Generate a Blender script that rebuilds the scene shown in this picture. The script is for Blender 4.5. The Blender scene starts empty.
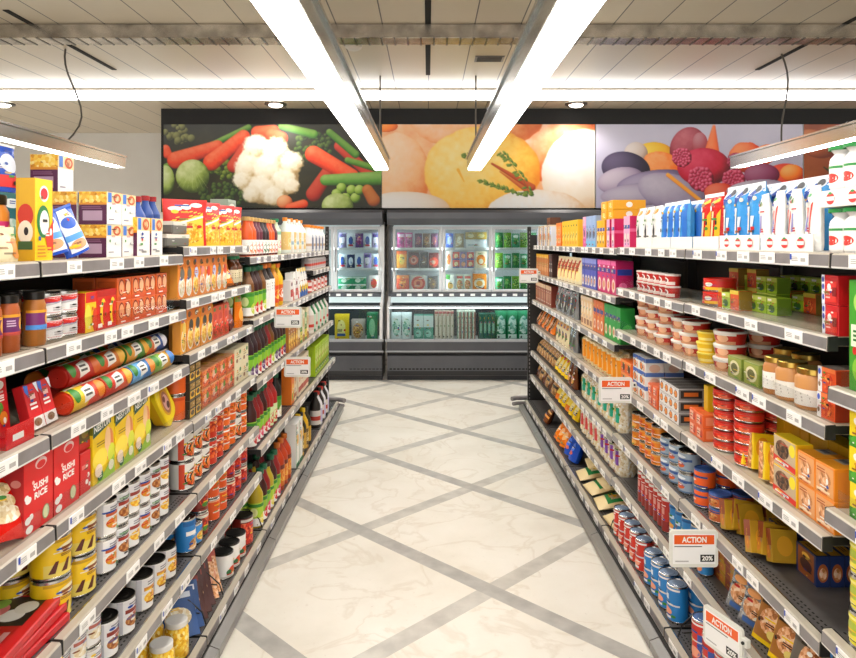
import bpy, math, random
import numpy as np
from mathutils import Matrix, Vector
random.seed(7)
scene = bpy.context.scene
COL = scene.collection
PI = math.pi
CAM_H, FPX, VX, VY = 1.65, 690.0, 428.0, 242.0

# ------------------------------------------------------------------ materials
MATS = {}
def lin(c):
    return c / 12.92 if c <= 0.04045 else ((c + 0.055) / 1.055) ** 2.4
def rgb(h):
    h = h.lstrip('#')
    if len(h) == 3: h = ''.join(x + x for x in h)
    return tuple(lin(int(h[i:i + 2], 16) / 255) for i in (0, 2, 4)) + (1,)
def newmat(name):
    m = bpy.data.materials.new(name); m.use_nodes = True
    nt = m.node_tree
    return m, nt, nt.nodes['Principled BSDF']
def node(nt, typ, **kw):
    n = nt.nodes.new(typ)
    for k, v in kw.items():
        if k in n.inputs.keys() if isinstance(k, str) else False: n.inputs[k].default_value = v
        else: setattr(n, k, v)
    return n
def ramp(nt, stops, interp='LINEAR'):
    r = nt.nodes.new('ShaderNodeValToRGB'); r.color_ramp.interpolation = interp
    el = r.color_ramp.elements
    while len(el) < len(stops): el.new(0.5)
    for e, (p, c) in zip(el, stops):
        e.position = p; e.color = rgb(c) if isinstance(c, str) else c
    return r
def M(h, rough=.42, metal=0.0):
    """a plain printed or painted colour"""
    if h in MATS: return h
    if h.startswith('#'):
        m, nt, b = newmat('print_' + h[1:])
        b.inputs['Base Color'].default_value = rgb(h)
        b.inputs['Roughness'].default_value = rough; b.inputs['Metallic'].default_value = metal
        MATS[h] = m
    return h
def named(name, h, rough=.5, metal=0.0, bump=None, vary=None, spec=None):
    m, nt, b = newmat(name)
    b.inputs['Base Color'].default_value = rgb(h)
    b.inputs['Roughness'].default_value = rough; b.inputs['Metallic'].default_value = metal
    if spec is not None: b.inputs['Specular IOR Level'].default_value = spec
    tc = nt.nodes.new('ShaderNodeTexCoord')
    if vary:
        n = node(nt, 'ShaderNodeTexNoise'); n.inputs['Scale'].default_value = vary[0]; n.inputs['Detail'].default_value = 4
        r = ramp(nt, [(.3, h), (.75, vary[1])])
        nt.links.new(tc.outputs['Object'], n.inputs['Vector']); nt.links.new(n.outputs['Fac'], r.inputs['Fac'])
        nt.links.new(r.outputs['Color'], b.inputs['Base Color'])
    if bump:
        n = node(nt, 'ShaderNodeTexNoise'); n.inputs['Scale'].default_value = bump[0]
        bp = nt.nodes.new('ShaderNodeBump'); bp.inputs['Strength'].default_value = bump[1]; bp.inputs['Distance'].default_value = .01
        nt.links.new(tc.outputs['Object'], n.inputs['Vector']); nt.links.new(n.outputs['Fac'], bp.inputs['Height'])
        nt.links.new(bp.outputs['Normal'], b.inputs['Normal'])
    MATS[name] = m
    return name
def food(name, cols, scale=90, rough=.4):
    """a printed food photograph: blotchy cells of a few colours"""
    m, nt, b = newmat('food_' + name)
    tc = nt.nodes.new('ShaderNodeTexCoord')
    v = nt.nodes.new('ShaderNodeTexVoronoi'); v.inputs['Scale'].default_value = scale; v.inputs['Randomness'].default_value = 1
    n = nt.nodes.new('ShaderNodeTexNoise'); n.inputs['Scale'].default_value = scale * .7; n.inputs['Detail'].default_value = 5
    mx = nt.nodes.new('ShaderNodeMath'); mx.operation = 'MULTIPLY_ADD'; mx.inputs[1].default_value = .55
    sep = nt.nodes.new('ShaderNodeSeparateColor')
    nt.links.new(tc.outputs['Object'], v.inputs['Vector']); nt.links.new(tc.outputs['Object'], n.inputs['Vector'])
    nt.links.new(v.outputs['Color'], sep.inputs['Color']); nt.links.new(sep.outputs[0], mx.inputs[0])
    m2 = nt.nodes.new('ShaderNodeMath'); m2.operation = 'MULTIPLY'; m2.inputs[1].default_value = .5
    nt.links.new(n.outputs['Fac'], m2.inputs[0]); nt.links.new(m2.outputs[0], mx.inputs[2])
    k = len(cols)
    r = ramp(nt, [(.15 + .7 * i / (k - 1), c) for i, c in enumerate(cols)])
    nt.links.new(mx.outputs[0], r.inputs['Fac']); nt.links.new(r.outputs['Color'], b.inputs['Base Color'])
    b.inputs['Roughness'].default_value = rough
    MATS['F_' + name] = m
food('pasta', ['#a8600c', '#e8a01c', '#f8cf48', '#fdeaa0'])
food('stew', ['#5c120a', '#c8321a', '#ea6a28', '#f6b060'])
food('bean', ['#3c1408', '#8a4420', '#c07a38', '#ecc080'])
food('green', ['#173a0e', '#3f7d22', '#86b83c', '#d6e890'])
food('rice', ['#c09a62', '#e6d2a6', '#f6ecd4', '#ffffff'])
food('fish', ['#8a4a24', '#cf8448', '#f2b888', '#fbe2c4'])
food('mix', ['#2f6a1c', '#d8a020', '#e25a20', '#f8e8b0'])
food('tomato', ['#6a0808', '#b81810', '#e63a20', '#f88a50'])
food('corn', ['#b87a08', '#f0b414', '#fbd848', '#fff2b0'])
food('dark', ['#120c0a', '#3a2018', '#70482c', '#a08060'])
food('freeze', ['#2a6a58', '#68b09a', '#c4e2d6', '#f0faf4'], 30)
food('leaf', ['#0c3010', '#1f6a24', '#4ea03c', '#a8d080'], 30)
food('berry', ['#2a1040', '#7a2468', '#c84a90', '#f0b0d0'], 30)
food('orange', ['#8a2c08', '#e2601a', '#f58a2a', '#fcc870'], 60)
food('crumb', ['#b89458', '#d8bc80', '#ecd8a8', '#f8eccc'], 120)
food('wafer', ['#5a3414', '#9a6430', '#d09a54', '#eccb90'], 80)
food('lines', ['#d8d4d0', '#ffffff', '#a09c98', '#f4f2f0'], 160)

named('steel', '#c8c8c6', .25, 1.0)
named('steel_dark', '#6e6c68', .3, 1.0)
named('gold_metal', '#d8b45a', .3, 1.0)
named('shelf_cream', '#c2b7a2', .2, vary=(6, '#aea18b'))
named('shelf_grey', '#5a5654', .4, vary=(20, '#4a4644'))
named('rack_dark', '#23211f', .5)
named('rail_cream', '#b8ae9e', .35)
named('rail_grey', '#75706f', .28, vary=(14, '#8b8586'))
named('rail_white', '#e2dfdb', .35)
named('joint_black', '#191817', .5)
named('tag_white', '#fbf8f4', .4)
named('tag_ink', '#b4b0ac', .5)
named('sign_frame', '#e4e3da', .35)
named('sign_orange', '#ee5f1c', .4)
named('sign_white', '#f6f4f2', .4)
named('ink_black', '#171514', .4)
named('glass_brown', '#5a2c10', .12)
named('wire_black', '#181614', .4)
named('fridge_grey', '#55565c', .38, vary=(3, '#4a4b51'))
named('fridge_dark', '#2c2c30', .45)
named('fridge_light', '#a9abb0', .3)
named('fridge_white', '#f0f1f2', .35)
named('fridge_inner', '#3a4246', .5)
named('wall_paint', '#e2dfda', .7, vary=(2, '#dad6d0'))
named('gap_black', '#121110', .8)
named('lamp_metal', '#9a9792', .22, .85)
named('cable_grey', '#6a665f', .6)
named('foil_red', '#d8180f', .22, bump=(45, .5))
named('foil_blue', '#1c4fbd', .2, bump=(45, .5))
named('foil_sky', '#3f9be0', .2, bump=(40, .5))
named('foil_white', '#f6f5f2', .25, bump=(45, .5))
named('foil_green', '#2f9a2c', .22, bump=(45, .5))
named('foil_yellow', '#f2c71a', .22, bump=(45, .5))
named('foil_orange', '#ee7a14', .22, bump=(45, .5))
named('foil_cream', '#efe0b8', .28, bump=(40, .5))
named('foil_brown', '#6a3516', .25, bump=(45, .5))
named('foil_teal', '#2c8f84', .25, bump=(40, .5))
named('foil_silver', '#b8bcc4', .2, .7, bump=(45, .5))
named('can_seam', '#c4c2be', .25, 1.0)
named('lid_dark', '#2e2b28', .3, .6)

def emis(name, h, s):
    m, nt, b = newmat(name)
    b.inputs['Base Color'].default_value = rgb(h)
    b.inputs['Emission Color'].default_value = rgb(h); b.inputs['Emission Strength'].default_value = s
    MATS[name] = m
def clear(name, h, amt, rough=.05):
    m, nt, b = newmat(name)
    out = nt.nodes['Material Output']
    tr = nt.nodes.new('ShaderNodeBsdfTransparent'); tr.inputs['Color'].default_value = rgb(h)
    gl = nt.nodes.new('ShaderNodeBsdfGlossy'); gl.inputs['Roughness'].default_value = rough
    mx = nt.nodes.new('ShaderNodeMixShader')
    mx.inputs[0].default_value = amt
    nt.links.new(tr.outputs[0], mx.inputs[1]); nt.links.new(gl.outputs[0], mx.inputs[2])
    nt.links.new(mx.outputs[0], out.inputs['Surface'])
    MATS[name] = m
clear('acrylic', '#fafafa', .035)
clear('door_glass', '#e8f0f0', .04)
clear('clear_film', '#fbfbfb', .10, .15)

# ------------------------------------------------------------------ mesh builder
class MB:
    def __init__(s): s.v = []; s.f = []; s.m = []; s.s = []
    def face(s, pts, m, sm=False):
        b = len(s.v); s.v += [tuple(p) for p in pts]; s.f.append(tuple(range(b, b + len(pts)))); s.m.append(m); s.s.append(sm)
    def grid(s, fn, nu, nv, m, sm=True, flip=False):
        b = len(s.v)
        for j in range(nv + 1):
            for i in range(nu + 1): s.v.append(tuple(fn(i / nu, j / nv)))
        for j in range(nv):
            for i in range(nu):
                q = (b + j * (nu + 1) + i, b + j * (nu + 1) + i + 1, b + (j + 1) * (nu + 1) + i + 1, b + (j + 1) * (nu + 1) + i)
                s.f.append(q[::-1] if flip else q); s.m.append(m); s.s.append(sm)
    def box(s, x0, x1, y0, y1, z0, z1, m, b=0.0, mats=None):
        """mats: optional dict of face -> material among -x +x -y +y -z +z"""
        g = mats or {}
        c = [(x0, x1), (y0, y1), (z0, z1)]
        def P(ax, sg, q, r):
            o = [0, 0, 0]; o[ax] = c[ax][sg]; a1, a2 = [a for a in (0, 1, 2) if a != ax]
            o[a1] = c[a1][q] + (b if q == 0 else -b); o[a2] = c[a2][r] + (b if r == 0 else -b); return tuple(o)
        nm = ['x', 'y', 'z']
        base = len(s.v); idx = {}
        def V(ax, sg, q, r):
            k = (ax, sg, q, r)
            if k not in idx: idx[k] = len(s.v); s.v.append(P(*k))
            return idx[k]
        for ax in range(3):
            for sg in (0, 1):
                q = [V(ax, sg, 0, 0), V(ax, sg, 1, 0), V(ax, sg, 1, 1), V(ax, sg, 0, 1)]
                if (sg == 0) != (ax == 1): q = q[::-1]
                s.f.append(tuple(q)); s.m.append(g.get('-+'[sg] + nm[ax], m)); s.s.append(False)
        if b > 0:
            for ax in range(3):           # edges along ax
                a1, a2 = [a for a in (0, 1, 2) if a != ax]
                for i in (0, 1):
                    for j in (0, 1):
                        def on(face_ax, sg, other_ax, osg, end):
                            k = {ax: end, other_ax: osg}; aa = [a for a in (0, 1, 2) if a != face_ax]
                            return V(face_ax, sg, k[aa[0]], k[aa[1]])
                        q = [on(a1, i, a2, j, 0), on(a1, i, a2, j, 1), on(a2, j, a1, i, 1), on(a2, j, a1, i, 0)]
                        s.f.append(tuple(q)); s.m.append(m); s.s.append(False)
            for i in (0, 1):
                for j in (0, 1):
                    for k in (0, 1):
                        s.f.append((V(0, i, j, k), V(1, j, i, k), V(2, k, i, j))); s.m.append(m); s.s.append(False)
    def lathe(s, prof, m, n=20, cx=0.0, cy=0.0, smooth=False, mats=None):
        """prof: (r, z) from bottom to top; every segment shades smooth around its girth"""
        ring = lambda r, z: [(cx + r * math.sin(2 * PI * i / n), cy - r * math.cos(2 * PI * i / n), z) for i in range(n)]
        prev = None
        for k in range(len(prof) - 1):
            mm = mats[k] if mats else m
            if prev is None or not smooth:
                a = len(s.v); s.v += ring(*prof[k])
            else: a = prev
            c = len(s.v); s.v += ring(*prof[k + 1]); prev = c
            for i in range(n):
                j = (i + 1) % n
                s.f.append((a + i, a + j, c + j, c + i)); s.m.append(mm); s.s.append(True)
    def disc(s, r, z, m, n=20, cx=0.0, cy=0.0, up=True):
        p = [(cx + r * math.sin(2 * PI * i / n), cy - r * math.cos(2 * PI * i / n), z) for i in range(n)]
        s.face(p if up else p[::-1], m)
    def tube(s, pts, r, m, n=8):
        pts = [Vector(p) for p in pts]; rings = []
        for i, p in enumerate(pts):
            d = (pts[min(i + 1, len(pts) - 1)] - pts[max(i - 1, 0)]).normalized()
            a = d.cross(Vector((0, 0, 1)) if abs(d.z) < .9 else Vector((1, 0, 0))).normalized(); c = d.cross(a)
            rings.append([p + a * r * math.cos(2 * PI * k / n) + c * r * math.sin(2 * PI * k / n) for k in range(n)])
        b = len(s.v)
        for rg in rings: s.v += [tuple(q) for q in rg]
        for i in range(len(rings) - 1):
            for k in range(n):
                j = (k + 1) % n
                s.f.append((b + i * n + k, b + i * n + j, b + (i + 1) * n + j, b + (i + 1) * n + k)); s.m.append(m); s.s.append(True)
        s.f.append(tuple(b + k for k in range(n))[::-1]); s.m.append(m); s.s.append(False)
        s.f.append(tuple(b + (len(rings) - 1) * n + k for k in range(n))); s.m.append(m); s.s.append(False)
    def prism(s, poly, x0, x1, m, mats=None):
        """poly in (y, z), extruded along x"""
        n = len(poly)
        for i in range(n):
            j = (i + 1) % n
            s.face([(x0, *poly[i]), (x0, *poly[j]), (x1, *poly[j]), (x1, *poly[i])], mats[i] if mats else m)
        s.face([(x0, *p) for p in poly][::-1], m); s.face([(x1, *p) for p in poly], m)
    def xform(s, mat, start=0):
        for i in range(start, len(s.v)): s.v[i] = tuple(mat @ Vector(s.v[i]))
    def mesh(s, name):
        me = bpy.data.meshes.new(name); me.from_pydata(s.v, [], s.f)
        order = []
        for m in s.m:
            if m not in order: order.append(m)
        for m in order: me.materials.append(MATS[M(m)])
        ix = {m: i for i, m in enumerate(order)}
        me.polygons.foreach_set('material_index', [ix[m] for m in s.m])
        me.polygons.foreach_set('use_smooth', s.s)
        me.update()
        return me
    def build(s, name, parent=None, **props):
        return link(name, s.mesh(name), parent, **props)
def link(name, me, parent=None, **props):
    o = bpy.data.objects.new(name, me); COL.objects.link(o)
    if parent: o.parent = parent
    for k, v in props.items():
        if v is not None: o[k] = v
    return o
def thing(name, label, cat, loc=(0, 0, 0), rotz=0.0, group=None):
    o = bpy.data.objects.new(name, None); COL.objects.link(o)
    o.location = loc; o.rotation_euler = (0, 0, rotz); o.empty_display_size = .05
    o['label'] = label; o['category'] = cat
    if group: o['group'] = group
    return o

# ------------------------------------------------------------------ lettering
TXT = {}
def text_tris(t):
    if t not in TXT:
        cu = bpy.data.curves.new('lettering', 'FONT'); cu.body = t; cu.offset = .034; cu.resolution_u = 3
        ob = bpy.data.objects.new('lettering', cu)
        me = bpy.data.meshes.new_from_object(ob)
        me.calc_loop_triangles()
        v = [tuple(p.co) for p in me.vertices]
        tr = [tuple(x.vertices) for x in me.loop_triangles]
        xs = [p[0] for p in v]; ys = [p[1] for p in v]
        cx, cy, w, h = (min(xs) + max(xs)) / 2, (min(ys) + max(ys)) / 2, max(xs) - min(xs), max(ys) - min(ys)
        TXT[t] = ([((p[0] - cx) / w, (p[1] - cy) / h) for p in v], tr)
        bpy.data.objects.remove(ob); bpy.data.curves.remove(cu); bpy.data.meshes.remove(me)
    return TXT[t]

def art(mb, P, items, o0=.0004, do=.0003, fine=4):
    """flat printed shapes on a surface P(u, v, offset)
       r: rectangle  e: ellipse  p: polygon  t: lettering  l: rows of small print"""
    rnd = random.Random(5)
    for k, it in enumerate(items):
        o = o0 + do * k; t = it[0]
        if t == 'r':
            u0, v0, u1, v1, c = it[1:6]
            nu = max(1, int(math.ceil((u1 - u0) * fine * 2))); nv = max(1, int(math.ceil((v1 - v0) * fine)))
            mb.grid(lambda a, b: P(u0 + (u1 - u0) * a, v0 + (v1 - v0) * b, o), nu, nv, c)
        elif t == 'e':
            cu, cv, ru, rv, c = it[1:6]; n = 18
            rings = (0.0, .5, 1.0) if fine > 4 else (0.0, 1.0)
            b = len(mb.v); mb.v.append(P(cu, cv, o))
            for q in rings[1:]:
                for i in range(n):
                    a = 2 * PI * i / n; mb.v.append(P(cu + ru * q * math.cos(a), cv + rv * q * math.sin(a), o))
            for i in range(n):
                mb.f.append((b, b + 1 + i, b + 1 + (i + 1) % n)); mb.m.append(c); mb.s.append(True)
                if len(rings) > 2:
                    mb.f.append((b + 1 + i, b + 1 + n + i, b + 1 + n + (i + 1) % n, b + 1 + (i + 1) % n)); mb.m.append(c); mb.s.append(True)
        elif t == 'p':
            if fine > 4:
                n = len(it[1]); cu = sum(q[0] for q in it[1]) / n; cv = sum(q[1] for q in it[1]) / n; N = 5
                for i in range(n):
                    a, c_ = it[1][i], it[1][(i + 1) % n]
                    def T(s_, t_): return P(cu + (a[0] - cu) * s_ + (c_[0] - cu) * t_, cv + (a[1] - cv) * s_ + (c_[1] - cv) * t_, o)
                    for x in range(N):
                        for y in range(N - x):
                            mb.face([T(x / N, y / N), T((x + 1) / N, y / N), T(x / N, (y + 1) / N)], it[2], True)
                            if x + y < N - 1: mb.face([T((x + 1) / N, y / N), T((x + 1) / N, (y + 1) / N), T(x / N, (y + 1) / N)], it[2], True)
            else: mb.face([P(u, v, o) for u, v in it[1]], it[2])
        elif t == 't':
            tx, cu, cv, w, h, c = it[1:7]; ang = it[7] if len(it) > 7 else 0.0
            v, tr = text_tris(tx); b = len(mb.v)
            ca, sa = math.cos(ang), math.sin(ang)
            for x, y in v: mb.v.append(P(cu + (x * w * ca - y * h * sa), cv + (x * w * sa + y * h * ca), o))
            for q in tr: mb.f.append(tuple(b + i for i in q)); mb.m.append(c); mb.s.append(False)
        elif t == 'l':
            u0, v0, u1, v1, n, c = it[1:7]
            for i in range(n):
                y0 = v1 - (i + .75) * (v1 - v0) / n; y1 = v1 - (i + .25) * (v1 - v0) / n; e = u0 + (u1 - u0) * rnd.uniform(.6, 1)
                mb.grid(lambda a, b: P(u0 + (e - u0) * a, y0 + (y1 - y0) * b, o), 4 if fine > 4 else 1, 1, c)
EXPOSURE, WORLD, LAMP, STRIP, SPOT = 0.1, 1.55, 15.0, 7.5, 300.0
# ------------------------------------------------------------------ camera, light
cd = bpy.data.cameras.new('camera'); cam = bpy.data.objects.new('camera', cd); COL.objects.link(cam)
cam.location = (0, 0, CAM_H); cam.rotation_euler = (PI / 2, 0, 0)
cd.sensor_fit = 'HORIZONTAL'; cd.sensor_width = 36; cd.lens = 36 * FPX / 856
cd.shift_y = -(329 - VY) / 856; cd.clip_start = .05; cd.clip_end = 100
scene.camera = cam
vs = scene.view_settings
vs.view_transform = 'Standard'; vs.look = 'None'; vs.gamma = 1; vs.use_curve_mapping = False
vs.exposure = EXPOSURE
w = bpy.data.worlds.new('ambient_fill'); scene.world = w; w.use_nodes = True  # even ambient fill added in place of light from the rest of the store
bg = w.node_tree.nodes['Background']; bg.inputs['Color'].default_value = (1, .98, .95, 1); bg.inputs['Strength'].default_value = WORLD
scene.cycles.use_denoising = True
scene.cycles.max_bounces = 6; scene.cycles.diffuse_bounces = 4; scene.cycles.glossy_bounces = 3; scene.cycles.transparent_max_bounces = 12
scene.cycles.sample_clamp_indirect = 4

emis('lamp_glow', '#fffdf8', LAMP)
emis('strip_glow', '#ffffff', STRIP)
emis('spot_glow', '#fff8e8', 12)
emis('cool_glow', '#c2cfcf', .55)
emis('fill_glow', '#eefaff', 13)  # glow of the strips added to brighten the freezer contents

# ------------------------------------------------------------------ room shell
def floor_material():
    m, nt, b = newmat('marble_floor'); L = nt.links.new
    tc = nt.nodes.new('ShaderNodeTexCoord')
    sep = nt.nodes.new('ShaderNodeSeparateXYZ'); L(tc.outputs['Object'], sep.inputs[0])
    def mth(op, a, c=None):
        n = nt.nodes.new('ShaderNodeMath'); n.operation = op
        for i, x in enumerate((a, c)):
            if x is None: continue
            if isinstance(x, (int, float)): n.inputs[i].default_value = x
            else: L(x, n.inputs[i])
        return n.outputs[0]
    D = 1.374                      # diagonal of a diamond
    x = mth('DIVIDE', mth('SUBTRACT', sep.outputs[0], .297), D); y = mth('DIVIDE', mth('SUBTRACT', sep.outputs[1], 3.269), D)
    def band(c):
        f = mth('FRACT', mth('ADD', c, .5)); d = mth('ABSOLUTE', mth('SUBTRACT', f, .5))
        return d
    h = .047 / .9716
    ma = mth('LESS_THAN', band(mth('ADD', x, y)), h); mb_ = mth('LESS_THAN', band(mth('SUBTRACT', x, y)), h)
    noise = nt.nodes.new('ShaderNodeTexNoise'); noise.inputs['Scale'].default_value = 1.6; noise.inputs['Detail'].default_value = 8; noise.inputs['Roughness'].default_value = .62
    L(tc.outputs['Object'], noise.inputs['Vector'])
    base = ramp(nt, [(.3, '#e2dbcd'), (.5, '#ece6da'), (.7, '#f1ece2')]); L(noise.outputs['Fac'], base.inputs['Fac'])
    n2 = nt.nodes.new('ShaderNodeTexNoise'); n2.inputs['Scale'].default_value = 26; n2.inputs['Detail'].default_value = 6; n2.inputs['Roughness'].default_value = .7
    L(tc.outputs['Object'], n2.inputs['Vector'])
    spots = ramp(nt, [(.62, (0, 0, 0, 1)), (.74, (1, 1, 1, 1))]); L(n2.outputs['Fac'], spots.inputs['Fac'])
    n3 = nt.nodes.new('ShaderNodeTexNoise'); n3.inputs['Scale'].default_value = 2.3; n3.inputs['Detail'].default_value = 9; n3.inputs['Distortion'].default_value = 1.2
    L(tc.outputs['Object'], n3.inputs['Vector'])
    vein = ramp(nt, [(.47, (0, 0, 0, 1)), (.5, (1, 1, 1, 1)), (.53, (0, 0, 0, 1))]); L(n3.outputs['Fac'], vein.inputs['Fac'])
    def mix(fac, a, c, amt=1.0):
        n = nt.nodes.new('ShaderNodeMixRGB')
        f = mth('MULTIPLY', fac, amt) if amt != 1.0 else fac
        L(f, n.inputs[0])
        for i, z in ((1, a), (2, c)):
            if isinstance(z, str): n.inputs[i].default_value = rgb(z)
            else: L(z, n.inputs[i])
        return n.outputs[0]
    c = mix(spots.outputs['Color'], base.outputs['Color'], '#a89274', .4)
    c = mix(vein.outputs['Color'], c, '#cdbfa8', .35)
    nb = nt.nodes.new('ShaderNodeTexNoise'); nb.inputs['Scale'].default_value = 9; nb.inputs['Detail'].default_value = 6; L(tc.outputs['Object'], nb.inputs['Vector'])
    gray = ramp(nt, [(.35, '#a7a39d'), (.65, '#bdb9b2')]); L(nb.outputs['Fac'], gray.inputs['Fac'])
    gray2 = ramp(nt, [(.35, '#b9b4ab'), (.65, '#d0cbc1')]); L(nb.outputs['Fac'], gray2.inputs['Fac'])
    c = mix(mb_, c, gray2.outputs['Color']); c = mix(ma, c, gray.outputs['Color'])
    L(c, b.inputs['Base Color']); b.inputs['Roughness'].default_value = .3; b.inputs['Specular IOR Level'].default_value = .35
    MATS['marble_floor'] = m
floor_material()
def ceiling_material():
    m, nt, b = newmat('ceiling_planks'); L = nt.links.new
    tc = nt.nodes.new('ShaderNodeTexCoord'); sep = nt.nodes.new('ShaderNodeSeparateXYZ'); L(tc.outputs['Object'], sep.inputs[0])
    d = nt.nodes.new('ShaderNodeMath'); d.operation = 'DIVIDE'; d.inputs[1].default_value = .35; L(sep.outputs[0], d.inputs[0])
    f = nt.nodes.new('ShaderNodeMath'); f.operation = 'FRACT'; L(d.outputs[0], f.inputs[0])
    r = ramp(nt, [(0, '#3a3632'), (.022, '#3a3632'), (.03, '#d2c6b0'), (1, '#d2c6b0')]); L(f.outputs[0], r.inputs['Fac'])
    fl = nt.nodes.new('ShaderNodeMath'); fl.operation = 'FLOOR'; L(d.outputs[0], fl.inputs[0])
    wn = nt.nodes.new('ShaderNodeTexWhiteNoise'); wn.noise_dimensions = '1D'; L(fl.outputs[0], wn.inputs['W'])
    hs = nt.nodes.new('ShaderNodeHueSaturation'); mr = nt.nodes.new('ShaderNodeMapRange'); mr.inputs['To Min'].default_value = .94; mr.inputs['To Max'].default_value = 1.04
    L(wn.outputs['Value'], mr.inputs['Value']); L(mr.outputs[0], hs.inputs['Value']); L(r.outputs['Color'], hs.inputs['Color'])
    L(hs.outputs['Color'], b.inputs['Base Color']); b.inputs['Roughness'].default_value = .32; b.inputs['Specular IOR Level'].default_value = .5
    MATS['ceiling_planks'] = m
ceiling_material()
HC = 3.3; YB = 8.5
def struct(name, mb, **k): return mb.build(name, None, kind='structure', **k)
b = MB(); b.box(-7, 7, -3, 10.6, -.1, 0, 'marble_floor'); struct('floor', b)
b = MB(); b.box(-7, 7, -3, 10.6, HC, HC + .1, 'ceiling_planks'); struct('ceiling', b)
b = MB(); b.box(-7, 7, 10.45, 10.6, 0, HC, 'wall_paint'); struct('wall_back', b)
b = MB(); b.box(-7.1, -7, -3, 10.6, 0, HC, 'wall_paint'); struct('wall_left', b)
b = MB(); b.box(7, 7.1, -3, 10.6, 0, HC, 'wall_paint'); struct('wall_right', b)
b = MB(); b.box(-3.3, 6.9, YB + .03, YB + .25, 2.02, HC, 'gap_black'); struct('wall_bulkhead', b)
# dark expansion slots between the ceiling planks
for i, (x, y0, y1) in enumerate(((0, 2.3, 6.8), (-3.0, 4.9, 6.6), (3.15, 4.9, 6.6))):
    b = MB(); b.box(x - .022, x + .022, y0, y1, HC - .006, HC, 'gap_black'); struct('trim_%d' % (i + 1), b)

# ceiling fittings
def px_y(h, y): return FPX * (h - CAM_H) / (VY - y)
b = MB(); yy = 7.48
t = thing('ceiling_light_strip', 'long white fluorescent light strip running across the whole ceiling', 'ceiling light', (0, yy, HC))
b = MB(); b.box(-6.9, 6.9, -.07, .07, -.02, 0, 'rail_white'); b.build('housing', t)
b = MB(); b.box(-6.9, 6.9, -.06, .06, -.1, -.021, 'strip_glow', .01); b.build('diffuser', t)
t = thing('ceiling_cable_duct', 'shiny metal cable duct running across the ceiling nearest the camera', 'cable duct', (0, 5.3, HC))
named('duct_metal', '#8e867b', .25, .75, vary=(7, '#cfc6b8'))
b = MB(); b.box(-6.9, 6.9, -.09, .09, -.11, -.001, 'duct_metal', .006); b.build('channel', t)
b = MB()
for k in range(138):
    x = -6.86 + k * .1; b.box(x, x + .012, -.094, .094, -.114, -.106, 'steel_dark')
b.build('slotted_lip', t)
for i, (x, nm) in enumerate(((-1.81, 'left of the two round recessed ceiling spotlights'), (1.76, 'right of the two round recessed ceiling spotlights'), (-5.05, 'round recessed ceiling spotlight above the pale side wall'))):
    yy = 8.2
    t = thing('ceiling_spotlight', nm if 'pale' in nm else nm + ' before the posters', 'ceiling spotlight', (x, yy, HC))
    b = MB(); b.lathe([(.13, -.002), (.13, -.02), (.09, -.025)], 'steel_dark', 24); b.lathe([(.09, -.025), (.13, -.002)], 'steel_dark', 24); b.build('rim', t)
    b = MB(); b.lathe([(.085, -.004), (.08, -.03), (.05, -.045), (.001, -.05)], 'spot_glow', 24, smooth=True); b.build('bulb', t)
    l = bpy.data.lights.new('spotlight_bulb', 'SPOT'); l.energy = SPOT * (1.0 if 'pale' in nm else .22); l.spot_size = 2.6; l.spot_blend = .6; l.shadow_soft_size = .07; l.color = (1, .95, .88)
    lo = bpy.data.objects.new('spotlight_bulb', l); COL.objects.link(lo); lo.location = (x, yy, HC - .06)
t = thing('smoke_detector', 'small round smoke detector on the ceiling between the lamps', 'smoke detector', (-.62, 5.75, HC))
b = MB(); b.lathe([(.07, -.001), (.07, -.03), (.045, -.05), (.001, -.052)], 'wall_paint', 20); b.build('cover', t)
t = thing('ceiling_vent', 'small grey rectangular air vent on the ceiling planks', 'vent', (.55, 6.2, HC))
b = MB(); b.box(-.13, .13, -.09, .09, -.01, -.001, 'rail_grey'); b.build('frame', t)
b = MB()
for k in range(6): b.box(-.11, .11, -.075 + k * .026, -.06 + k * .026, -.014, -.009, 'fridge_dark')
b.build('grille', t)

def pendant(x, y0, y1, label, sgn, wires, narrow=False):
    """linear pendant: glowing trough under a metal housing whose tall side faces the aisle"""
    t = thing('pendant_lamp', label, 'pendant lamp', (x, 0, 2.4), 0, 'linear pendant lamps over the aisles')
    s = sgn
    b = MB()
    b.box(-.07, .07, y0, y1, .012, .1, 'lamp_metal', .004); b.build('housing', t)
    b = MB()
    b.box(min(.07 * s, .078 * s), max(.07 * s, .078 * s), y0, y1, -.004, .105, 'steel')
    b.box(min(.078 * s, .092 * s), max(.078 * s, .092 * s), y0, y1, .092, .108, 'steel')
    b.build('reflector', t)
    b = MB(); dw = .03 if narrow else .066; b.box(-dw, dw, y0 + .03, y1 - .03, -.010 if narrow else -.022, .011, 'lamp_glow', .004 if narrow else .008); b.build('diffuser', t)
    b = MB(); b.box(-.073, .073, y0 - .008, y0, -.02, .103, 'steel_dark'); b.box(-.073, .073, y1, y1 + .008, -.012, .103, 'steel_dark'); b.build('end_cap', t)
    if not narrow:
        for jy in (1.6, 3.4, 5.2):
            b = MB(); b.box(-.0675, .0675, jy, jy + .014, -.024, .012, 'rail_grey', .004); b.build('diffuser_clip', t)
    for wy, bend in wires:
        b = MB(); n = 10
        b.tube([(bend * .1 * math.sin(q / n * PI), wy + bend * .12 * math.sin(q / n * 2 * PI), .1 + (HC - 2.5) * q / n) for q in range(n + 1)], .008, 'cable_grey'); b.build('cable', t)
    return t
pendant(-.475, -2.5, 7.05, 'glowing linear pendant lamp hanging over the aisle, left of the pair', 1, ((6.85, 0), (3.0, 0), (0, 0)))
pendant(.475, -2.5, 7.05, 'glowing linear pendant lamp hanging over the aisle, right of the pair', -1, ((6.85, 0), (3.0, 0), (0, 0)))
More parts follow.
